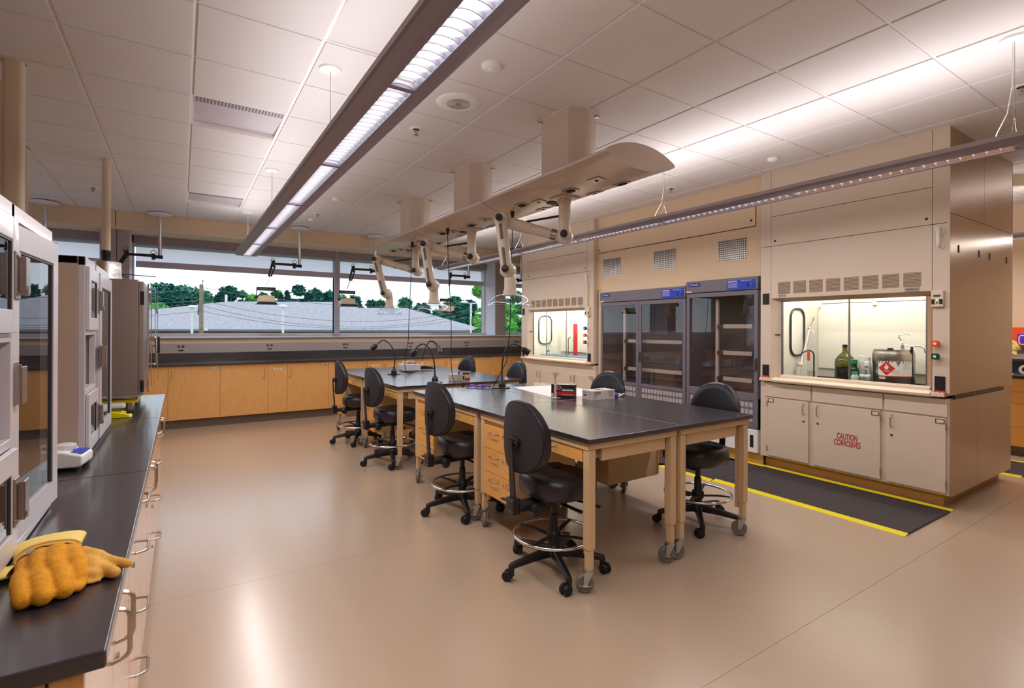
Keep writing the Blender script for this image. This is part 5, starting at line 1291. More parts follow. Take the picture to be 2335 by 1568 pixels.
# ------------------------------------------------------------------ things on the tables
TZ = .84
def gooseneck(x, y, pts, head_dir, lab):
    t = thing('gooseneck_lamp', lab, 'lamp', (x, y, TZ), group='black gooseneck lamps on the tables')
    obj('base_plate', MB().lathe([(.0, 0), (.080, 0), (.082, .005), (.078, .009), (.0, .010)], n=30), 'black', t, smooth=True)
    obj('base_dome', MB().lathe([(.035, .008), (.035, .035), (.030, .055), (.018, .070), (.010, .082), (.009, .10)], n=22), 'black', t, smooth=True)
    P = [Vector(p)-Vector((x, y, TZ)) for p in pts]
    sm = [P[0]]
    for k in range(len(P)-1):   # catmull-rom
        p0 = P[max(k-1, 0)]; p1 = P[k]; p2 = P[k+1]; p3 = P[min(k+2, len(P)-1)]
        for q in range(1, 7):
            u = q/6
            sm.append(.5*((2*p1)+(p2-p0)*u+(2*p0-5*p1+4*p2-p3)*u*u+(3*p1-p0-3*p2+p3)*u**3))
    obj('neck', MB().tube(sm, .0075, 10), 'black', t, smooth=True)
    d = (sm[-1]-sm[-2]).normalized() if head_dir is None else Vector(head_dir).normalized()
    q = d.to_track_quat('Z', 'Y').to_matrix().to_4x4(); q.translation = sm[-1]
    h = obj('lamp_head', MB().lathe([(.010, -.012), (.026, -.004), (.033, .018), (.034, .062), (.031, .075)], n=24, mx=q), 'black', t, smooth=True)
    obj('lens', MB().lathe([(0, .0752), (.026, .0752)], n=20, mx=q, cap=False), 'steel', h)
    return t
# neck planes run roughly across the view
rx = Vector((.838, -.545, 0))
def npts(x, y, seq): return [tuple(Vector((x, y, 0))+rx*a+Vector((0, 0, z))) for a, z in seq]
gooseneck(2.252, 6.186, npts(2.252, 6.186, [(0, .92), (.012, 1.07), (-.02, 1.17), (-.08, 1.245), (-.145, 1.268), (-.195, 1.235), (-.225, 1.205)]), (-.05*.838-.022, .05*.545, -.055), 'black gooseneck lamp at the back, its head turned over the far left chair')
gooseneck(2.288, 5.033, npts(2.288, 5.033, [(0, .92), (-.01, 1.06), (-.045, 1.18), (-.10, 1.245), (-.145, 1.252), (-.19, 1.225), (-.212, 1.19)]), (-.028, .015, -.055), 'black gooseneck lamp in front of the white box with the loose cables')
gooseneck(2.653, 4.255, npts(2.653, 4.255, [(0, .92), (.0, 1.05), (.012, 1.15), (.045, 1.235), (.11, 1.272), (.17, 1.255), (.205, 1.225)]), (.05, -.032, -.042), 'black gooseneck lamp beside the purple gloves with its head towards the far hood')
# purple gloves
t = thing('nitrile_gloves', 'crumpled pair of purple nitrile gloves on the black table', 'gloves', (2.475, 4.405, TZ))
gm = MB(); rg = random.Random(4)
dx = Vector((.64, -.77, 0)); dn = Vector((.77, .64, 0))
for k in range(15):
    u = (k-7)/7*.10; p = dx*u + dn*rg.uniform(-.03, .03) + Vector((0, 0, rg.uniform(.010, .020)))
    q = p + dx*rg.uniform(-.05, .05) + dn*rg.uniform(-.05, .05); q.z = rg.uniform(.007, .018)
    m_ = (p+q)/2; m_.z = rg.uniform(.012, .026)
    soft(gm, [p, m_, q], [.008, .009, .006], 8)
remeshed('crumple', gm, 'purple', t, .003, 2)
# white pad
t = thing('white_pad', 'large sheet of white absorbent paper on the black table', 'paper sheet', (0, 0, 0))
obj('sheet', MB().prism([(2.628, 3.395), (3.235, 3.30), (3.285, 4.13), (2.77, 4.255)], TZ+.0005, TZ+.002, 'Z'), 'paper', t)
def box_thing(nm, lab, cat, fl, fr, depth, h, m, group=None, z=TZ):
    a = Vector((fl[0], fl[1], 0)); b = Vector((fr[0], fr[1], 0)); d = b-a; W_ = d.length
    t = thing(nm, lab, cat, (a.x, a.y, z), math.atan2(d.y, d.x), group=group)
    return t, W_
# glove carton: front face along local x
t, W_ = box_thing('glove_carton', 'white printed glove carton with oval opening lying on the table', 'box', (2.813, 3.118), (3.062, 3.118), .125, .077, 'card')
obj('carton', B(0, W_, 0, .127, 0, .077), 'card', t, bv=.001)
obj('opening', MB().prism([(W_*.5+.062*math.cos(a*PI/12), .0635+.018*math.sin(a*PI/12)) for a in range(24)], .0772, .0776, 'Z'), 'blackm', t)
obj('tissue', MB().tube([(W_*.5-.03, .0635, .0775), (W_*.5, .066, .082), (W_*.5+.03, .0635, .0775)], .003, 6), 'paper', t)
lb = MB()
lb.box(.012, .09, -.0006, 0, .060, .066).box(W_-.075, W_-.012, -.0006, 0, .060, .063).box(W_-.075, W_-.02, -.0006, 0, .054, .057)
for k in range(4): lb.box(W_-.07, W_-.012, -.0006, 0, .020+.007*k, .0225+.007*k)
obj('print', lb, 'printk', t)
text('lettering', 'Nitrile Gloves', .013, 'printk', t, (.052, -.0012, .052), (R(90), 0, 0), align='CENTER')
obj('print_ring', MB().tube([(.035+.014*math.cos(a*PI/10), -.0008, .026+.014*math.sin(a*PI/10)) for a in range(20)], .0009, 5, closed=True).tube([(-.0008, .035+.014*math.cos(a*PI/10), .05+.014*math.sin(a*PI/10)) for a in range(20)], .0009, 5, closed=True), 'printk', t)
obj('side_print', MB().box(-.0006, 0, .065, .12, .058, .062).box(-.0006, 0, .075, .11, .030, .045), 'printk', t)
# black/red box
t, W_ = box_thing('wipes_box', 'open black and red printed box with a yellow note standing on the table', 'box', (2.672, 3.412), (2.772, 3.292), .06, .112, 'blackm')
obj('carton', B(0, W_, 0, .075, 0, .112), 'blackm', t, bv=.001)
obj('carton_top', B(.002, W_-.002, .002, .073, .1121, .1135), 'card', t)
obj('side_flap', MB().box(-.028, -.001, .02, .022, .002, .108), 'card', t)
obj('flap_face', MB().box(-.050, -.028, .018, .022, .0, .112), 'blackm', t)
obj('flap_label', B(-.048, -.032, .0165, .018, .006, .038), 'card', t)
obj('red_band', B(.001, W_-.001, -.0006, 0, .022, .052), 'red', t)
obj('white_print', MB().box(.045, W_-.008, -.0012, -.0004, .060, .070).box(.05, W_-.02, -.0012, -.0004, .076, .079).box(.05, W_-.01, -.0012, -.0004, .026, .030), 'printw', t)
obj('ring_mark', MB().tube([(.022+.017*math.cos(a*PI/10), -.0008, .085+.017*math.sin(a*PI/10)) for a in range(20)], .0016, 5, closed=True), 'printw', t)
obj('ring_fill', MB().lathe([(0, -.0005), (.016, -.0005)], axis='Y', n=18, c=(.022, 0, .085), cap=False), 'printr', t)
t = thing('yellow_note', 'small crumpled fluorescent yellow note on top of the black box', 'note', (2.775, 3.335, TZ+.1137), R(-40))
gm = MB(); soft(gm, [(-.018, 0, .006), (0, .004, .010), (.02, -.002, .006)], [.006, .008, .006], 8)
remeshed('crumple', gm, mat('fluorescent', (236, 236, 0), .6), t, .0025, 1)
# blue and white tissue beside the carton
t = thing('blue_wrapper', 'crumpled blue and white wrapper behind the glove carton', 'wrapper', (3.135, 3.165, TZ))
gm = MB(); soft(gm, [(-.03, 0, .02), (0, .01, .025), (.02, .02, .012)], [.016, .018, .010], 8); remeshed('blue_foil', gm, 'blue', t, .004, 1)
gm = MB(); soft(gm, [(.01, -.01, .008), (.05, .0, .018), (.075, -.015, .03)], [.006, .007, .004], 8); soft(gm, [(.02, .02, .02), (.05, .01, .028)], [.006, .004], 8); remeshed('white_paper', gm, 'paper', t, .003, 1)
# far tables: cardboard boxes, microscope light
t, W_ = box_thing('white_box', 'white instrument box with loose cables on the far table', 'box', (2.502, 6.53), (2.742, 6.50), .25, .085, 'card')
obj('carton', B(0, W_, 0, .28, 0.005, .088), 'offwhite', t, bv=.003)
obj('foot', MB().box(.01, .03, .01, .26, 0, .005).box(W_-.03, W_-.01, .01, .26, 0, .005), 'black', t)
obj('seam', B(.0, W_, -.0006, 0, .074, .076), 'hem', t)
obj('cable', MB().tube([(-.01, .1, .02), (-.03, -.02, .006), (.01, -.12, .004), (.06, -.2, .004), (.12, -.18, .004), (.16, -.06, .004)], .004, 6), 'black', t, smooth=True)
t = thing('small_carton', 'small open carton lying on top of the white instrument box', 'box', (2.60, 6.58, TZ+.088), R(20), group='small printed cartons')
obj('carton', MB().box(-.06, .06, -.025, .03, 0, .035), 'card', t)
obj('lid_flap', MB().box(-.075, .07, -.03, .035, .045, .047).box(-.075, -.07, -.03, .035, .0, .046), 'paper', t)
obj('print', MB().box(-.04, .05, -.026, -.025, .012, .026), 'printk', t)
t = thing('purple_glove', 'single purple glove tucked on the white instrument box', 'glove', (2.69, 6.58, TZ+.088), 0)
gm = MB(); soft(gm, [(-.025, 0, .007), (0, .005, .010), (.02, .0, .007)], [.006, .007, .005], 8); remeshed('crumple', gm, 'purple', t, .003, 1)
t = thing('microscope_illuminator', 'black microscope light source with twin gooseneck fibres on the far table', 'lamp', (2.90, 6.66, TZ), R(-15))
obj('body', MB().prism([(-.09, .008), (.11, .008), (.11, .025), (.03, .05), (-.03, .058), (-.09, .055)], -.05, .05, 'Y'), 'black', t, bv=.004)
obj('foot_rail', MB().box(-.09, .11, -.055, -.045, .0, .010), 'hem', t)
obj('fibre_collar', MB().cyl((-.06, 0, .055), (-.055, 0, .12), .012, 12), 'white', t, smooth=True)
for k, e in enumerate(((.17, -.02), (.205, -.03))):
    pts = [(-.058, .012*k-.006, .12), (-.045, 0, .22), (-.01, 0, .33), (.05, 0, .395+.008*k), (.10+.02*k, e[1]*.5, .38), (e[0]-.02, e[1], .30), (e[0], e[1], .255)]
    sm = []
    P = [Vector(p) for p in pts]
    for j in range(len(P)-1):
        p0 = P[max(j-1, 0)]; p1 = P[j]; p2 = P[j+1]; p3 = P[min(j+2, len(P)-1)]
        for q in range(6):
            u = q/6; sm.append(.5*((2*p1)+(p2-p0)*u+(2*p0-5*p1+4*p2-p3)*u*u+(3*p1-p0-3*p2+p3)*u**3))
    sm.append(P[-1])
    f = obj('fibre_gooseneck', MB().tube(sm, .006, 8), 'black', t, smooth=True)
    obj('fibre_tip', MB().cyl(P[-1]+Vector((-.012, 0, .045)), P[-1], .010, 10), 'chrome', f, smooth=True)
    obj('tip_nose', MB().cyl(P[-1], P[-1]+Vector((.008, 0, -.03)), .009, 10), 'black', f, smooth=True)
t, W_ = box_thing('glove_carton', 'grey-white carton at the front edge of the far tables', 'box', (2.486, 5.075), (2.700, 5.01), .12, .09, 'card')
obj('carton', B(0, W_, 0, .10, 0, .075), 'card', t, bv=.001)
obj('side_print', MB().box(-.0008, 0, .02, .08, .025, .055), 'hem', t)
t, W_ = box_thing('small_carton', 'beige printed carton with red patch leaning before the grey-white carton', 'box', (2.585, 4.985), (2.668, 4.955), .03, .10, 'card', group='small printed cartons')
obj('carton', B(0, .095, 0, .03, 0, .105), mat('buff_card', (206, 186, 160), .6), t, bv=.001)
obj('red_patch', B(.035, .092, -.0007, 0, .012, .038), 'printr', t)
obj('print', MB().box(.01, .085, -.0007, 0, .078, .096).box(.012, .03, -.0007, 0, .02, .06), 'blackm', t)
t = thing('blue_pen', 'small blue cap standing behind the beige carton', 'bottle', (2.575, 5.03, TZ+.075))
obj('cap', MB().lathe([(.009, 0), (.010, .03), (.006, .038)], n=12), 'blue', t, smooth=True)

# ------------------------------------------------------------------ inside the close fume hood
SZ = .902
def bottle(lab, x, y, r_, h, m, capm, cap_r=None, z=SZ, label_m=None, neck=.6, nm='bottle', group='bottles in the close fume hood'):
    t = thing(nm, lab, 'bottle', (x, y, z), group=group)
    cr = cap_r or r_*.55
    obj('body', MB().lathe([(r_*.92, 0), (r_, .006), (r_, h*neck), (r_*.92, h*neck+.012), (cr*.9, h*neck+.03), (cr*.9, h*.88)], n=22), m, t, smooth=True)
    obj('cap', MB().lathe([(cr, h*.84), (cr, h), (cr*.9, h+.002), (0, h+.002)], n=18), capm, t, smooth=True)
    if label_m: obj('label', MB().lathe([(r_+.0006, h*.12), (r_+.0006, h*neck*.85)], n=22, cap=False), label_m, t, smooth=True)
    return t
t = thing('carboy', 'large dark green glass carboy bottle in the close fume hood', 'bottle', (5.43, 2.39, SZ))
obj('body', MB().lathe([(.075, 0), (.086, .008), (.088, .20), (.082, .235), (.055, .275), (.026, .305), (.021, .33), (.021, .365), (.024, .37)], n=28), 'gamber', t, smooth=True)
obj('contents', MB().lathe([(.07, .004), (.083, .012), (.085, .165), (0, .166)], n=28), mat('dark_liquid', (60, 54, 26), .3), t, smooth=True)
obj('cap', MB().lathe([(.022, .35), (.022, .378), (0, .38)], n=16), 'black', t, smooth=True)
bottle('dark green bottle with bright green cap beside the carboy', 5.36, 2.285, .045, .24, mat('dark_green_glass', (16, 52, 28), .15), 'greenb', .034)
t = bottle('short white plastic bottle with green cap in front of the dark bottles', 5.27, 2.235, .032, .13, mat('translucent_plastic', (206, 222, 208), .35), 'greenb', .024)
obj('label', MB().lathe([(.0328, .02), (.0328, .072)], n=22, cap=False), 'card', t, smooth=True)
bottle('tall white aerosol can in the middle of the close hood', 5.50, 2.275, .028, .27, 'card', 'white', .022, label_m='offwhite', neck=.78)
t = bottle('white aerosol can with dark vertical lettering in the middle of the close hood', 5.46, 2.205, .029, .265, 'white', 'white', .023, neck=.78)
text('lettering', 'SHARP', .034, 'printk', t, (-.0297, .0, .11), (R(90), R(-90), R(-90)), sx=1, bold=.0006) if False else None
obj('dark_print', MB().lathe([(.0296, .06), (.0296, .16)], n=22, cap=False), 'printw', t, smooth=True)
obj('red_print', B(-.0305, -.0295, -.014, .014, .168, .178), 'printr', t)
text('lettering', 'acbon', .034, 'printk', t, (-.0312, .0, .105), (R(90), R(90), R(-90)), bold=.0008)
bottle('small clear jar with white cap, left one of the two in the close hood', 5.27, 2.175, .022, .11, 'gclear', 'white', .020, label_m='card')
bottle('small clear jar with white cap, right one beside the steel drum', 5.26, 2.125, .031, .11, 'gclear', 'white', .026, label_m='card')
bottle('small dark bottle standing against the steel drum', 5.42, 2.135, .018, .14, mat('dark_bottle', (40, 44, 50), .2), 'black')
t = thing('card_block', 'small white card propped inside the close hood before the carboy', 'card', (5.30, 2.43, SZ), R(10))
obj('card', MB().prism([(-.02, 0), (.0, .045), (.004, .045), (.02, 0)], -.03, .03, 'Y'), 'paper', t)
# steel drum with hand pump
t = thing('solvent_drum', 'grey steel solvent drum with a red diamond flammable label and hand pump', 'drum', (5.42, 1.985, SZ))
obj('drum_body', MB().lathe([(.150, 0), (.156, .006), (.156, .22), (.160, .228), (.160, .30), (.156, .32), (.148, .335), (.15, .345), (.145, .345), (.143, .338), (0, .338)], n=40), 'steel', t, smooth=True)
RR = .1605
def on_drum(mb_pts, r_=RR):   # (angle offset in metres along the surface, z)
    out = []
    for s_, z in mb_pts:
        a = PI + s_/r_ + R(14)    # towards the viewer
        out.append((r_*math.cos(a), r_*math.sin(a), z))
    return out
def curved(s0, s1, z0, z1, r_, n=12):
    vs = []; fs = []
    for k in range(n+1):
        s_ = s0+(s1-s0)*k/n
        a, b = on_drum([(s_, z0), (s_, z1)], r_); vs += [a, b]
    for k in range(n): fs.append((2*k, 2*k+2, 2*k+3, 2*k+1))
    return MB().add(vs, fs)
l_ = obj('label', curved(-.10, .17, .115, .245, RR-.0005), 'paper', t, smooth=True)
obj('red_line', curved(-.095, .17, .108, .116, RR-.0004), 'red', l_)
dm = MB(); n = 10; vs = []; fs = []
for k in range(n+1):
    s_ = -.098+.13*k/n; hh = .062*(1-abs(-1+2*k/n))
    a, b = on_drum([(s_, .182-hh), (s_, .182+hh)], RR+.0006); vs += [a, b]
for k in range(n): fs.append((2*k, 2*k+2, 2*k+3, 2*k+1))
obj('hazard_diamond', MB().add(vs, fs), 'red', l_, smooth=True)
fl_ = [(-.038, .172), (-.050, .185), (-.047, .200), (-.041, .192), (-.040, .212), (-.033, .226), (-.031, .208), (-.026, .214), (-.024, .200), (-.020, .206), (-.016, .190), (-.024, .172)]
obj('flame_symbol', MB().add(on_drum(fl_, RR+.0012), [tuple(range(len(fl_)))]), 'printw', l_)
obj('symbol_line', curved(-.056, -.010, .156, .160, RR+.0011, 5), 'printw', l_)
ps = on_drum([(.055, .222)], RR+.0012)[0]
aF = PI+.055/RR+R(14)
text('lettering', 'F', .045, 'navy', l_, ps, (R(90), 0, aF+R(90)), bold=.0012)
mb = MB()
for k in range(6):
    q = curved(.09, .155, .225-.009*k, .2285-.009*k, RR+.0008, 5); mb.add(q.v, q.f)
for k in range(3):
    q = curved(.0, .06, .138-.009*k+.02, .1405-.009*k+.02, RR+.0008, 5); mb.add(q.v, q.f)
obj('small_print', mb, 'hem', l_)
obj('lower_tag', curved(-.095, -.04, .085, .105, RR-.0006, 5), 'card', t)
obj('filler_cap', MB().lathe([(.024, .338), (.024, .355), (.018, .358), (0, .358)], c=(.02, .03, 0), n=18), 'black', t, smooth=True)
px_, py_ = .02, -.065
obj('pump_barrel', MB().lathe([(.012, .338), (.016, .35), (.016, .40), (.010, .415), (.006, .43)], c=(px_, py_, 0), n=16), 'chrome', t, smooth=True)
obj('pump_lever', MB().tube([(px_, py_, .42), (px_-.005, py_+.02, .445), (px_-.005, py_+.03, .46), (px_, py_+.02, .478), (px_, py_-.03, .482), (px_, py_-.055, .478)], .005, 8), 'chrome', t, smooth=True)
obj('pump_spout', MB().tube(rnd([(px_, py_, .385), (px_-.01, py_-.07, .38), (px_-.01, py_-.13, .385), (px_-.01, py_-.165, .365), (px_-.01, py_-.17, .325)], .02, 4), .007, 10), 'chrome', t, smooth=True)
obj('pump_stand', MB().cyl((px_-.05, -.15, 0.0), (px_-.05, -.15, .375), .010, 10), 'black', t, smooth=True)
# airfoil ring and fluorescent wand, faucets
def ring_hose(x0, x1, y, z0, z1, lab):
    t = thing('oval_ring', lab, 'ring', (0, 0, 0), group='black oval wall rings in the hoods')
    pts = [(a, y, b) for a, b in rrect(x0, x1, z0, z1, min(.1, (x1-x0)/2-.005), 6)]
    obj('ring', MB().tube(pts, .010, 8, closed=True), 'black', t, smooth=True)
ring_hose(5.37, 5.64, 2.885, 1.15, 1.645, 'black oval ring on the side liner of the close fume hood')
ring_hose(5.30, 5.58, 7.275, 1.15, 1.645, 'black oval ring on the side liner of the far fume hood')
t = thing('wash_wand', 'clear wand clamped upright inside the close hood with orange tag', 'wand', (5.47, 2.80, SZ))
obj('tube', MB().cyl((-.03, .03, .10), (.16, .02, .56), .020, 14), 'gclear', t, smooth=True)
obj('core', MB().cyl((-.03, .03, .10), (.16, .02, .55), .009, 10), 'paper', t, smooth=True)
obj('collar', MB().lathe([(.03, .14), (.033, .15), (.03, .17), (.02, .18)], c=(-.015, .03, 0), n=14), 'cream', t, smooth=True)
obj('lower_hose', MB().tube([(-.03, .03, .14), (-.05, .035, .08), (-.05, .03, .0)], .012, 8), 'offwhite', t, smooth=True)
obj('hook', MB().tube([(.16, .02, .56), (.19, .0, .63), (.18, -.01, .66), (.165, -.0, .63)], .004, 6), 'steel', t, smooth=True)
obj('tag', B(.02, .022, -.05, -.02, .20, .29), 'orange', t)
t = thing('hood_faucet', 'slender chrome spout on the back liner of the close fume hood', 'faucet', (5.70, 2.86, 1.44))
obj('spout', MB().tube(rnd([(0, 0, 0), (-.10, -.03, .0), (-.22, -.13, -.01), (-.24, -.16, -.05)], .03, 4), .006, 8), 'chrome', t, smooth=True)
t = thing('hood_tap', 'grey gooseneck tap standing at the left inside the close hood', 'faucet', (5.55, 2.74, SZ))
obj('spout', MB().tube(rnd([(0, 0, 0), (0, 0, .28), (-.03, .03, .31), (-.09, .08, .28)], .03, 4), .008, 10), 'greyd', t, smooth=True)
obj('base', MB().lathe([(.02, 0), (.02, .02), (.012, .03)], n=14), 'steel', t, smooth=True)
t = thing('beaker', 'clear plastic beaker next to the tap in the close fume hood', 'beaker', (5.46, 2.72, SZ))
obj('cup', MB().lathe([(.036, 0), (.04, .1), (.038, .1), (.034, .004)], n=20, cap=False), 'gclear', t, smooth=True)
# far hood contents
t = thing('gauge_strip', 'tall red plastic strip standing in the far fume hood', 'strip', (5.55, 6.58, SZ))
obj('strip', B(-.01, .01, -.045, .045, 0, .60), 'red', t, bv=.003)
t = bottle('clear wash bottle with green cap and bent spout in the far fume hood', 5.40, 7.13, .035, .14, 'gclear', 'greenb', .022, nm='wash_bottle', group=None)
obj('spout', MB().tube(rnd([(0, 0, .14), (0, 0, .21), (-.01, -.06, .24), (-.02, -.11, .20)], .03, 4), .004, 6), 'greenb', t, smooth=True)
t = thing('basin', 'pale blue plastic tray along the front of the far fume hood', 'tray', (5.36, 6.50, SZ))
obj('tray', MB().box(-.14, .14, -.62, .62, 0, .006).box(-.14, -.134, -.62, .62, .006, .075).box(.134, .14, -.62, .62, .006, .075).box(-.134, .134, -.62, -.614, .006, .075).box(-.134, .134, .614, .62, .006, .075), mat('blue_tray', (150, 186, 214), .4), t)
t = thing('hood_tap', 'grey gooseneck tap behind the sash of the far fume hood', 'faucet', (5.60, 6.83, SZ))
obj('spout', MB().tube(rnd([(0, 0, 0), (0, 0, .36), (-.02, -.10, .38), (-.02, -.17, .30), (-.02, -.17, .25)], .05, 5), .009, 10), 'steel', t, smooth=True)

# ------------------------------------------------------------------ floor mats
def floor_mat(x0, x1, y0, y1, lab):
    t = thing('floor_mat', lab, 'mat', (0, 0, 0), group='black anti-fatigue mats with yellow borders')
    obj('pad', MB().box(x0+.055, x1-.055, y0, y1, 0.0, .013), 'matb', t, bv=.003)
    for (a, b, c) in ((x0, x0+.055, 1), (x1-.055, x1, -1)):
        pr = [(a, 0), (b, 0), (b, .0135), (a, .002)] if c > 0 else [(a, 0), (b+.02, 0), (b+.02, .010), (a, .0135)]
        obj('yellow_border', MB().prism(pr, y0, y1, 'Y'), 'yellow', t)
floor_mat(4.19, 5.10, 1.465, 2.985, 'black mat with yellow borders in front of the close fume hood')
floor_mat(4.15, 5.085, 2.99, 4.51, 'black mat with yellow borders in front of the drying cabinets')
floor_mat(6.80, 7.60, 1.44, 3.0, 'black mat with yellow borders beyond the fume hood block')

# ------------------------------------------------------------------ the space beyond the hoods
t = thing('base_cabinet', 'maple drawer cabinet on the far wall beyond the fume hoods', 'cabinet', (7.93, 1.75, 0))
obj('carcass', B(.02, .9, -.45, .45, .11, .884), 'wood', t)
obj('kick_plate', B(.08, .12, -.45, .45, 0, .11), 'kick', t)
for a, b in ((-.45, .10), (.102, .45)):
    for z0, z1 in ((.73, .878), (.60, .727), (.33, .597), (.113, .327)):
        d = obj('drawer', B(0, .02, a+.002, b-.002, z0, z1), 'woodh', t, bv=.0015)
        hy = a+.18 if a < 0 else a+.1
        obj('handle', MB().tube(rnd([(0, hy-.055, (z0+z1)/2), (-.026, hy-.05, (z0+z1)/2), (-.026, hy+.05, (z0+z1)/2), (0, hy+.055, (z0+z1)/2)], .018, 4), .0042, 8), 'satin', d, smooth=True)
        hz_ = z1-.035; hy = a+.05
        obj('label_holder', MB().box(-.004, 0, hy-.035, hy+.035, hz_+.013, hz_+.019).box(-.004, 0, hy-.035, hy+.035, hz_-.019, hz_-.013).box(-.004, 0, hy+.029, hy+.035, hz_-.013, hz_+.013).box(-.004, 0, hy-.035, hy-.029, hz_-.013, hz_+.013), 'greyd', d)
t = thing('worktop', 'black worktop on the far wall beyond the fume hoods', 'worktop', (7.90, 1.75, 0))
obj('slab', B(0, 1.09, -.47, .6, .884, .914), 'epoxyb', t, bv=.003)
obj('upstand', B(.85, .87, -.47, .6, .914, 1.04), 'epoxyb', t)
obj('raceway', B(1.0, 1.06, -.47, .6, 1.06, 1.21), 'race', t)
t = thing('glove_dispenser', 'orange and purple glove box in a white wire rack on the far wall', 'box', (8.80, 1.88, 1.24))
obj('carton', B(0, .12, -.10, .16, 0, .22), 'orange', t)
obj('purple_panel', B(-.002, 0, -.06, .02, .02, .14), 'purple', t)
obj('wire_rack', MB().tube(rnd([(-.10, -.14, .12), (-.10, -.02, .12), (-.10, -.02, .01), (-.10, -.14, .01)], .03, 4), .006, 6).cyl((-.10, -.12, .01), (.1, -.12, .01), .005, 6), 'white', t, smooth=True)
t = thing('hanging_gloves', 'pale yellow gloves hanging in front of the orange glove box', 'gloves', (8.66, 1.95, 1.10))
gm = MB(); rg = random.Random(9)
for k in range(9): soft(gm, [(rg.uniform(-.03, .03), rg.uniform(-.08, .08), .16+rg.uniform(-.04, .05)), (rg.uniform(-.04, .04), rg.uniform(-.10, .08), .10), (rg.uniform(-.04, .04), rg.uniform(-.13, .06), .03+rg.uniform(-.02, .03))], [.03, .03, .018], 8)
remeshed('glove_bundle', gm, 'cuff', t, .012, 1)
t = thing('tape_roll', 'clear tape roll standing on the far black worktop', 'tape', (8.2, 1.70, .914))
obj('roll', MB().lathe([(.03, -.012), (.055, -.012), (.055, .012), (.03, .012), (.03, -.012)], axis='X', c=(0, 0, .055), n=20, cap=False), 'offwhite', t, smooth=True)
t = thing('tape_pieces', 'small white scraps next to the tape roll on the far worktop', 'scraps', (8.1, 1.80, .914))
obj('scrap', MB().prism([(-.03, -.03), (.03, -.01), (.01, .04)], 0, .006, 'Z'), 'paper', t)

# ------------------------------------------------------------------ outside, seen through the windows
yaw = 0.57658
EMX = Matrix.Rotation(-yaw, 4, 'Z')      # local (u, v, z): v runs away from the building
def out_thing(nm, lab, cat, u, v, group=None, kind=None, z=-4.5):
    p = EMX @ Vector((u, v, 0))
    return thing(nm, lab, cat, (p.x, p.y, z), -yaw, group, kind)
M['asphalt'] = mat('lawn', (92, 120, 78), .9, rgb2=(70, 100, 60), nscale=.4)
M['shingle'] = mat('roof_shingle', (190, 186, 190), .9, rgb2=(160, 156, 164), nscale=5)
M['brick'] = mat('red_brick', (168, 120, 104), .85, rgb2=(150, 100, 88), nscale=1.5)
M['bluegl'] = mat('blue_window_glass', (74, 110, 150), .15)
M['trimw'] = mat('pale_trim', (120, 126, 134), .6)
M['bark'] = mat('pole_wood', (160, 142, 118), .9, rgb2=(134, 116, 96), nscale=3)
M['leafA'] = mat('leaf_mid', (96, 170, 120), .8, rgb2=(50, 124, 96), nscale=.8)
M['leafB'] = mat('leaf_dark', (60, 140, 116), .8, rgb2=(26, 88, 86), nscale=.8)
M['leafC'] = mat('leaf_bright', (156, 220, 120), .8, rgb2=(104, 184, 100), nscale=.8)
g_ = thing('ground', 'grass lot outside the windows', 'ground', (0, 0, 0), kind='structure')
obj('lawn', B(-220, 260, 10.5, 300, -4.7, -4.5), 'asphalt', g_)
# low brick building with a broad hipped roof
t = out_thing('brick_building', 'low brick building with a wide grey hipped roof across the lot', 'building', 0, 0, z=0)
ez = 1.235
rf = MB()
def hip(u0, u1, v0, v1, r0, r1, rv, rz):
    rf.add([(u0, v0, ez), (u1, v0, ez), (u1, v1, ez), (u0, v1, ez), (r0, rv, rz), (r1, rv, rz)], [(0, 1, 5, 4), (1, 2, 5), (2, 3, 4, 5), (3, 0, 4), (0, 3, 2, 1)])
hip(-42.0, -9.0, 40, 60, -28.0, -17.1, 50, 3.93)
hip(-24, -3.35, 40.05, 64, -15.6, -10.8, 52, 3.44)
obj('roof', rf, 'shingle', t)
obj('fascia', MB().box(-42, -3.4, 39.96, 40.1, 1.08, 1.24), 'trimw', t)
obj('wall', MB().box(-41, -4.0, 40.7, 60, -4.5, 1.10), 'brick', t)
k = 0
u = -40.0
while u < -5:
    f = obj('window', B(u, u+2.0, 40.62, 40.7, -.2, .86), 'trimw', t)
    obj('pane', MB().box(u+.08, u+.95, 40.6, 40.62, -.12, .80).box(u+1.05, u+1.92, 40.6, 40.62, -.12, .80), 'bluegl', f)
    u += 3.9
obj('vent_pipe', MB().cyl((-28.1, 50, 3.6), (-28.1, 50, 4.6), .12, 8), 'white', t)
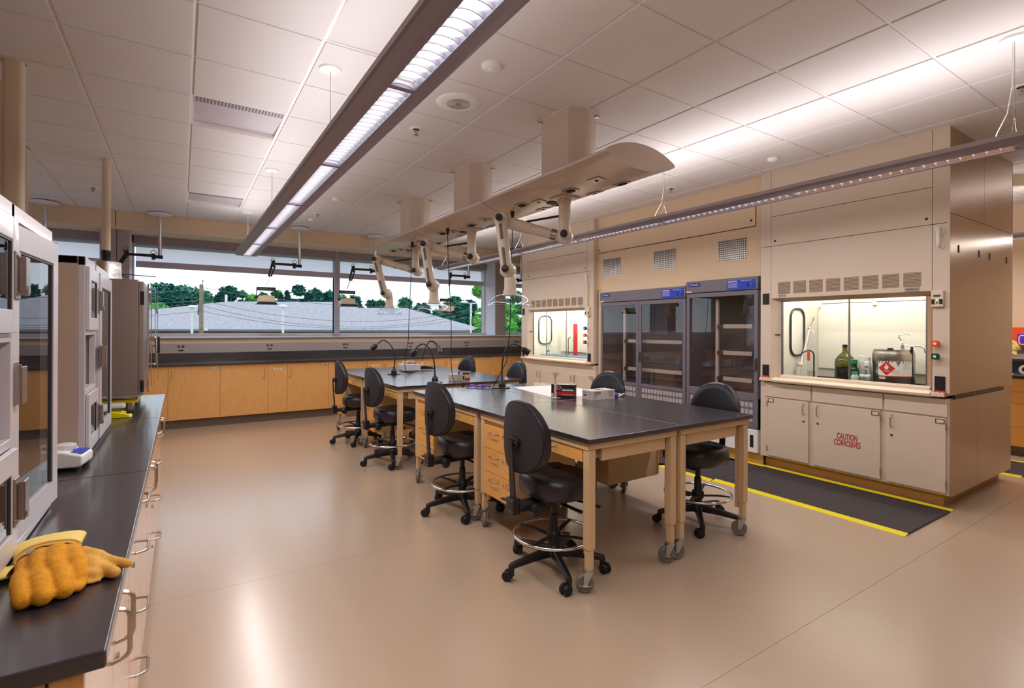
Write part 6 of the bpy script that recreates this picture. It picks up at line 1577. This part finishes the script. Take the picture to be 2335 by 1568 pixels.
# trees
def leaf_mass(rg, cr, n, size, seed_pts):
    mb = MB()
    for _ in range(n):
        c, r_ = rg.choice(seed_pts)
        d = Vector((rg.gauss(0, 1), rg.gauss(0, 1), rg.gauss(0, 1))).normalized()
        p = Vector(c) + Vector((d.x*r_[0], d.y*r_[1], d.z*r_[2]))*rg.uniform(.72, 1.03)
        a = Vector((rg.uniform(-1, 1), rg.uniform(-1, 1), rg.uniform(-.6, .6))).normalized()
        b = a.cross(Vector((rg.uniform(-1, 1), rg.uniform(-1, 1), 1))).normalized()
        s_ = size*rg.uniform(.6, 1.3)
        mb.add([p-a*s_, p+b*s_*.55, p+a*s_, p-b*s_*.55], [(0, 1, 2, 3)])
    return mb
def tree(lab, u, v, base_z, top_z, width, m, kind='round', n=1500, size=None, group=None, cat='tree', nm='tree', seed=0):
    rg = random.Random(seed or int(abs(u*31+v*7)))
    t = out_thing(nm, lab, cat, u, v, group)
    H = top_z+4.5; b = base_z+4.5
    size = size or v*.0048
    n = int(n*2.1)
    if kind == 'cone':
        sp_ = [((0, 0, b+(H-b)*f), ((width/2)*(1-f)*.9+.15, (width/2)*(1-f)*.9+.15, (H-b)*.14)) for f in (.05, .2, .35, .5, .65, .8, .9)]
    else:
        sp_ = []
        for _ in range(13):
            a = rg.uniform(0, 2*PI); q = rg.uniform(.1, .75)
            h = rg.uniform(.2, .85)
            rr = width*.5*(.34+.14*rg.random())
            sp_.append(((math.cos(a)*q*width*.42*(1.1-h*.6), math.sin(a)*q*width*.42, b+(H-b)*h-rr*.15), (rr, rr, rr*.75)))
        sp_.append(((0, 0, H-width*.2), (width*.22, width*.22, width*.2)))
    obj('crown', leaf_mass(rg, None, n, size, sp_), m, t, kind='stuff')
    core = MB()
    for c, r_ in sp_: core.lathe([(0.01, -r_[2]*.75), (r_[0]*.55, -r_[2]*.45), (r_[0]*.72, 0), (r_[0]*.5, r_[2]*.5), (.01, r_[2]*.72)], c=c, n=8, cap=False)
    obj('inner_crown', core, m, t, kind='stuff')
    obj('trunk', MB().cyl((0, 0, 0), (0, 0, b+(H-b)*.4), width*.035, 8), 'bark', t)
    return t
# positions: p = bearing column, v = distance, t = height step of the top above eye level
def tr(lab, p, v, ty, width, m, n, base=-4, kind='round', group=None):
    tree(lab, (p-1167.5)/1160.4*v, v, base, 1.43+(746.3-ty)/1160.4*v, width, m, kind, n, group=group)
tr('broad green tree rising behind the left end of the roof', 372, 66, 645, 10.5, 'leafB', 4200)
tr('broad green tree just left of the utility pole', 425, 70, 650, 9.5, 'leafA', 4200)
tr('low bushy tree below the broad trees at the left edge of the wide window', 362, 61, 692, 5.2, 'leafC', 1800)
tr('rounded green tree right of the utility pole', 464, 68, 664, 5.0, 'leafA', 1800)
tr('dark rounded tree standing over the left end of the roof ridge', 521, 72, 652, 5.6, 'leafB', 2200)
tr('small dark shrub tree right of the utility pole, low behind the roof', 497, 70, 684, 3.6, 'leafB', 1000)
tr('pale slender tree behind the roof ridge left of the task lamp', 552, 74, 664, 2.6, 'leafA', 900)
rowt = sorted(((575, 672, 4.2, 'leafC', 'round'), (600, 668, 3.6, 'leafA', 'round'), (630, 662, 3.0, 'leafA', 'round'), (655, 668, 2.4, 'leafB', 'cone'), (682, 650, 4.2, 'leafB', 'round'), (718, 658, 4.4, 'leafB', 'round'), (749, 664, 3.6, 'leafB', 'round'), (778, 672, 3.4, 'leafA', 'round'), (808, 674, 4.0, 'leafB', 'round'), (847, 684, 3.2, 'leafB', 'round'), (868, 684, 3.4, 'leafA', 'round'), (640, 676, 3.2, 'leafB', 'cone'), (700, 672, 3.4, 'leafB', 'cone')))
ORD = 'first second third fourth fifth sixth seventh eighth ninth tenth eleventh twelfth thirteenth'.split()
for i, (p, ty, w_, m, k) in enumerate(rowt):
    tr(ORD[i]+' tree from the left in the row behind the grey roof ridge', p, 76, ty, w_, m, 1100, -2, k, group='tree row behind the roof')
tr('light green tree poking up behind the right end of the roof ridge', 923, 74, 678, 4.4, 'leafA', 1500)
tr('dark tree behind the sloping right end of the roof', 962, 74, 690, 5.6, 'leafB', 1800)
tr('dark low tree at the foot of the roof slope', 1005, 62, 702, 6.2, 'leafB', 2200)
tr('tall blue-green tree right of the grey roof', 1036, 72, 676, 6.6, 'leafA', 2800)
tr('dark tree mass right of the roof behind the street lights', 1068, 70, 682, 5.5, 'leafB', 2400)
tr('bright light green tree at the right end of the wide window', 1093, 40, 648, 2.5, 'leafC', 2200)
tr('small bright green bush at the right end of the wide window', 1086, 34, 722, 1.3, 'leafC', 900)
tr('blue-green tree seen through the narrow window', 1180, 62, 664, 3.4, 'leafA', 1800)
tr('bright green tree low in the narrow window', 1164, 38, 690, 2.0, 'leafC', 1500)
tr('dark tree low in the narrow window behind the bright one', 1158, 66, 680, 4.0, 'leafB', 1500)
tr('green tree seen through the window left of the pier', 180, 70, 660, 14, 'leafA', 1800)
# far tree belt beyond everything
rg = random.Random(5)
t = out_thing('tree_belt', 'dense dark tree belt on the horizon', 'trees', 0, 110, kind='stuff')
mb = MB()
for k in range(7000):
    u = rg.uniform(-110, 90); h = 4.5+rg.uniform(-3, 2.6+1.2*math.sin(u*.13)+.8*math.sin(u*.5))
    p = Vector((u, rg.uniform(-3, 3), h)); a = Vector((rg.uniform(-1, 1), .2, rg.uniform(-1, 1))).normalized(); b = Vector((-a.z, 0, a.x)); s_ = rg.uniform(.5, 1.2)
    mb.add([p-a*s_, p+b*s_*.6, p+a*s_, p-b*s_*.6], [(0, 1, 2, 3)])
obj('foliage', mb, 'leafB', t)
# utility pole and street lights
t = out_thing('utility_pole', 'weathered wooden utility pole with crossarm brackets outside the window', 'pole', -17.1, 28)
obj('pole', MB().lathe([(.13, 0), (.095, 8.25), (0, 8.27)], n=12), 'bark', t, smooth=True)
obj('pin', MB().cyl((.08, 0, 8.2), (.08, 0, 8.45), .015, 6).lathe([(.03, 8.43), (.035, 8.47), (.01, 8.5)], c=(.08, 0, 0), n=8), 'greyd', t)
obj('bracket', MB().cyl((-.05, 0, 7.85), (-.26, 0, 8.05), .03, 6).cyl((-.1, 0, 7.4), (-.42, -.05, 7.25), .08, 8).cyl((-.1, 0, 7.3), (-.18, 0, 6.6), .03, 6), 'greyd', t)
obj('small_lamp', MB().cyl((.1, 0, 5.72), (.25, 0, 5.78), .02, 6).cyl((.2, 0, 5.80), (.34, 0, 5.74), .05, 8), 'white', t)
def street_light(u, v, top, lab, arm=0):
    t = out_thing('street_light', lab, 'street light', u, v, group='pale street lights')
    obj('pole', MB().cyl((0, 0, 0), (0, 0, top+4.5), .07, 8), 'white', t, smooth=True)
    if arm: obj('arm', MB().cyl((-arm, 0, top+4.5), (arm*.6, 0, top+4.45), .04, 6), 'white', t)
    obj('lamp_head', MB().lathe([(.04, -.02), (.26, .0), (.24, .08), (.10, .13), (0, .14)], c=(-arm*.9, 0, top+4.5), n=14), 'white', t, smooth=True)
street_light(-13.5, 30, 2.62, 'pale street light in front of the roof, right of the hanging beige lamp')
street_light(-18.55, 29.5, 2.55, 'thin pale post just left of the utility pole')
street_light(-2.75, 34, 3.1, 'pale street light with side arms near the bright green tree', .5)
street_light(-1.9, 36, 2.4, 'pale street light post lower down near the bright green tree', .4)
def wire(a, b, sag, lab, m='greyd', r_=.012):
    A_ = EMX @ Vector(a); B_ = EMX @ Vector(b); n = 14
    pts = [A_.lerp(B_, k/n)+Vector((0, 0, -sag*4*(k/n)*(1-k/n))) for k in range(n+1)]
    t = thing('overhead_wire', lab, 'wire', tuple(A_), group='overhead wires outside')
    obj('cable', MB().tube([p-A_ for p in pts], r_, 4), m, t)
P0 = (-17.1, 28)
for k, (za, b, zb, sg) in enumerate((( 3.5, (-48, 42), 4.6, .5), (2.9, (-48, 42), 3.1, .4), (2.75, (-48, 42), 2.6, .5), (2.3, (-48, 42), 1.9, .4))):
    wire((P0[0], P0[1], za), (b[0], b[1], zb), sg, ['topmost', 'second', 'third', 'lowest'][k]+' thin overhead wire running left from the utility pole', 'trimw', .012)
for k, (za, zb, sg) in enumerate(((3.6, 3.1, .6), (2.9, 2.7, 1.0), (2.6, 2.5, 1.1), (2.3, 2.2, .9))):
    wire((P0[0], P0[1], za), (-2.6, 34, zb), sg, ['topmost', 'second', 'third', 'lowest'][k]+' thin overhead wire from the utility pole to the far street light', 'trimw', .012)

# ------------------------------------------------------------------ lettering becomes plain mesh
bpy.context.view_layer.update()
dg = bpy.context.evaluated_depsgraph_get()
for o in [o for o in bpy.data.objects if o.type == 'FONT']:
    me = bpy.data.meshes.new_from_object(o.evaluated_get(dg))
    n = bpy.data.objects.new('lettering', me); C.objects.link(n)
    n.parent = o.parent; n.location = o.location; n.rotation_euler = o.rotation_euler; n.scale = o.scale
    bpy.data.objects.remove(o)
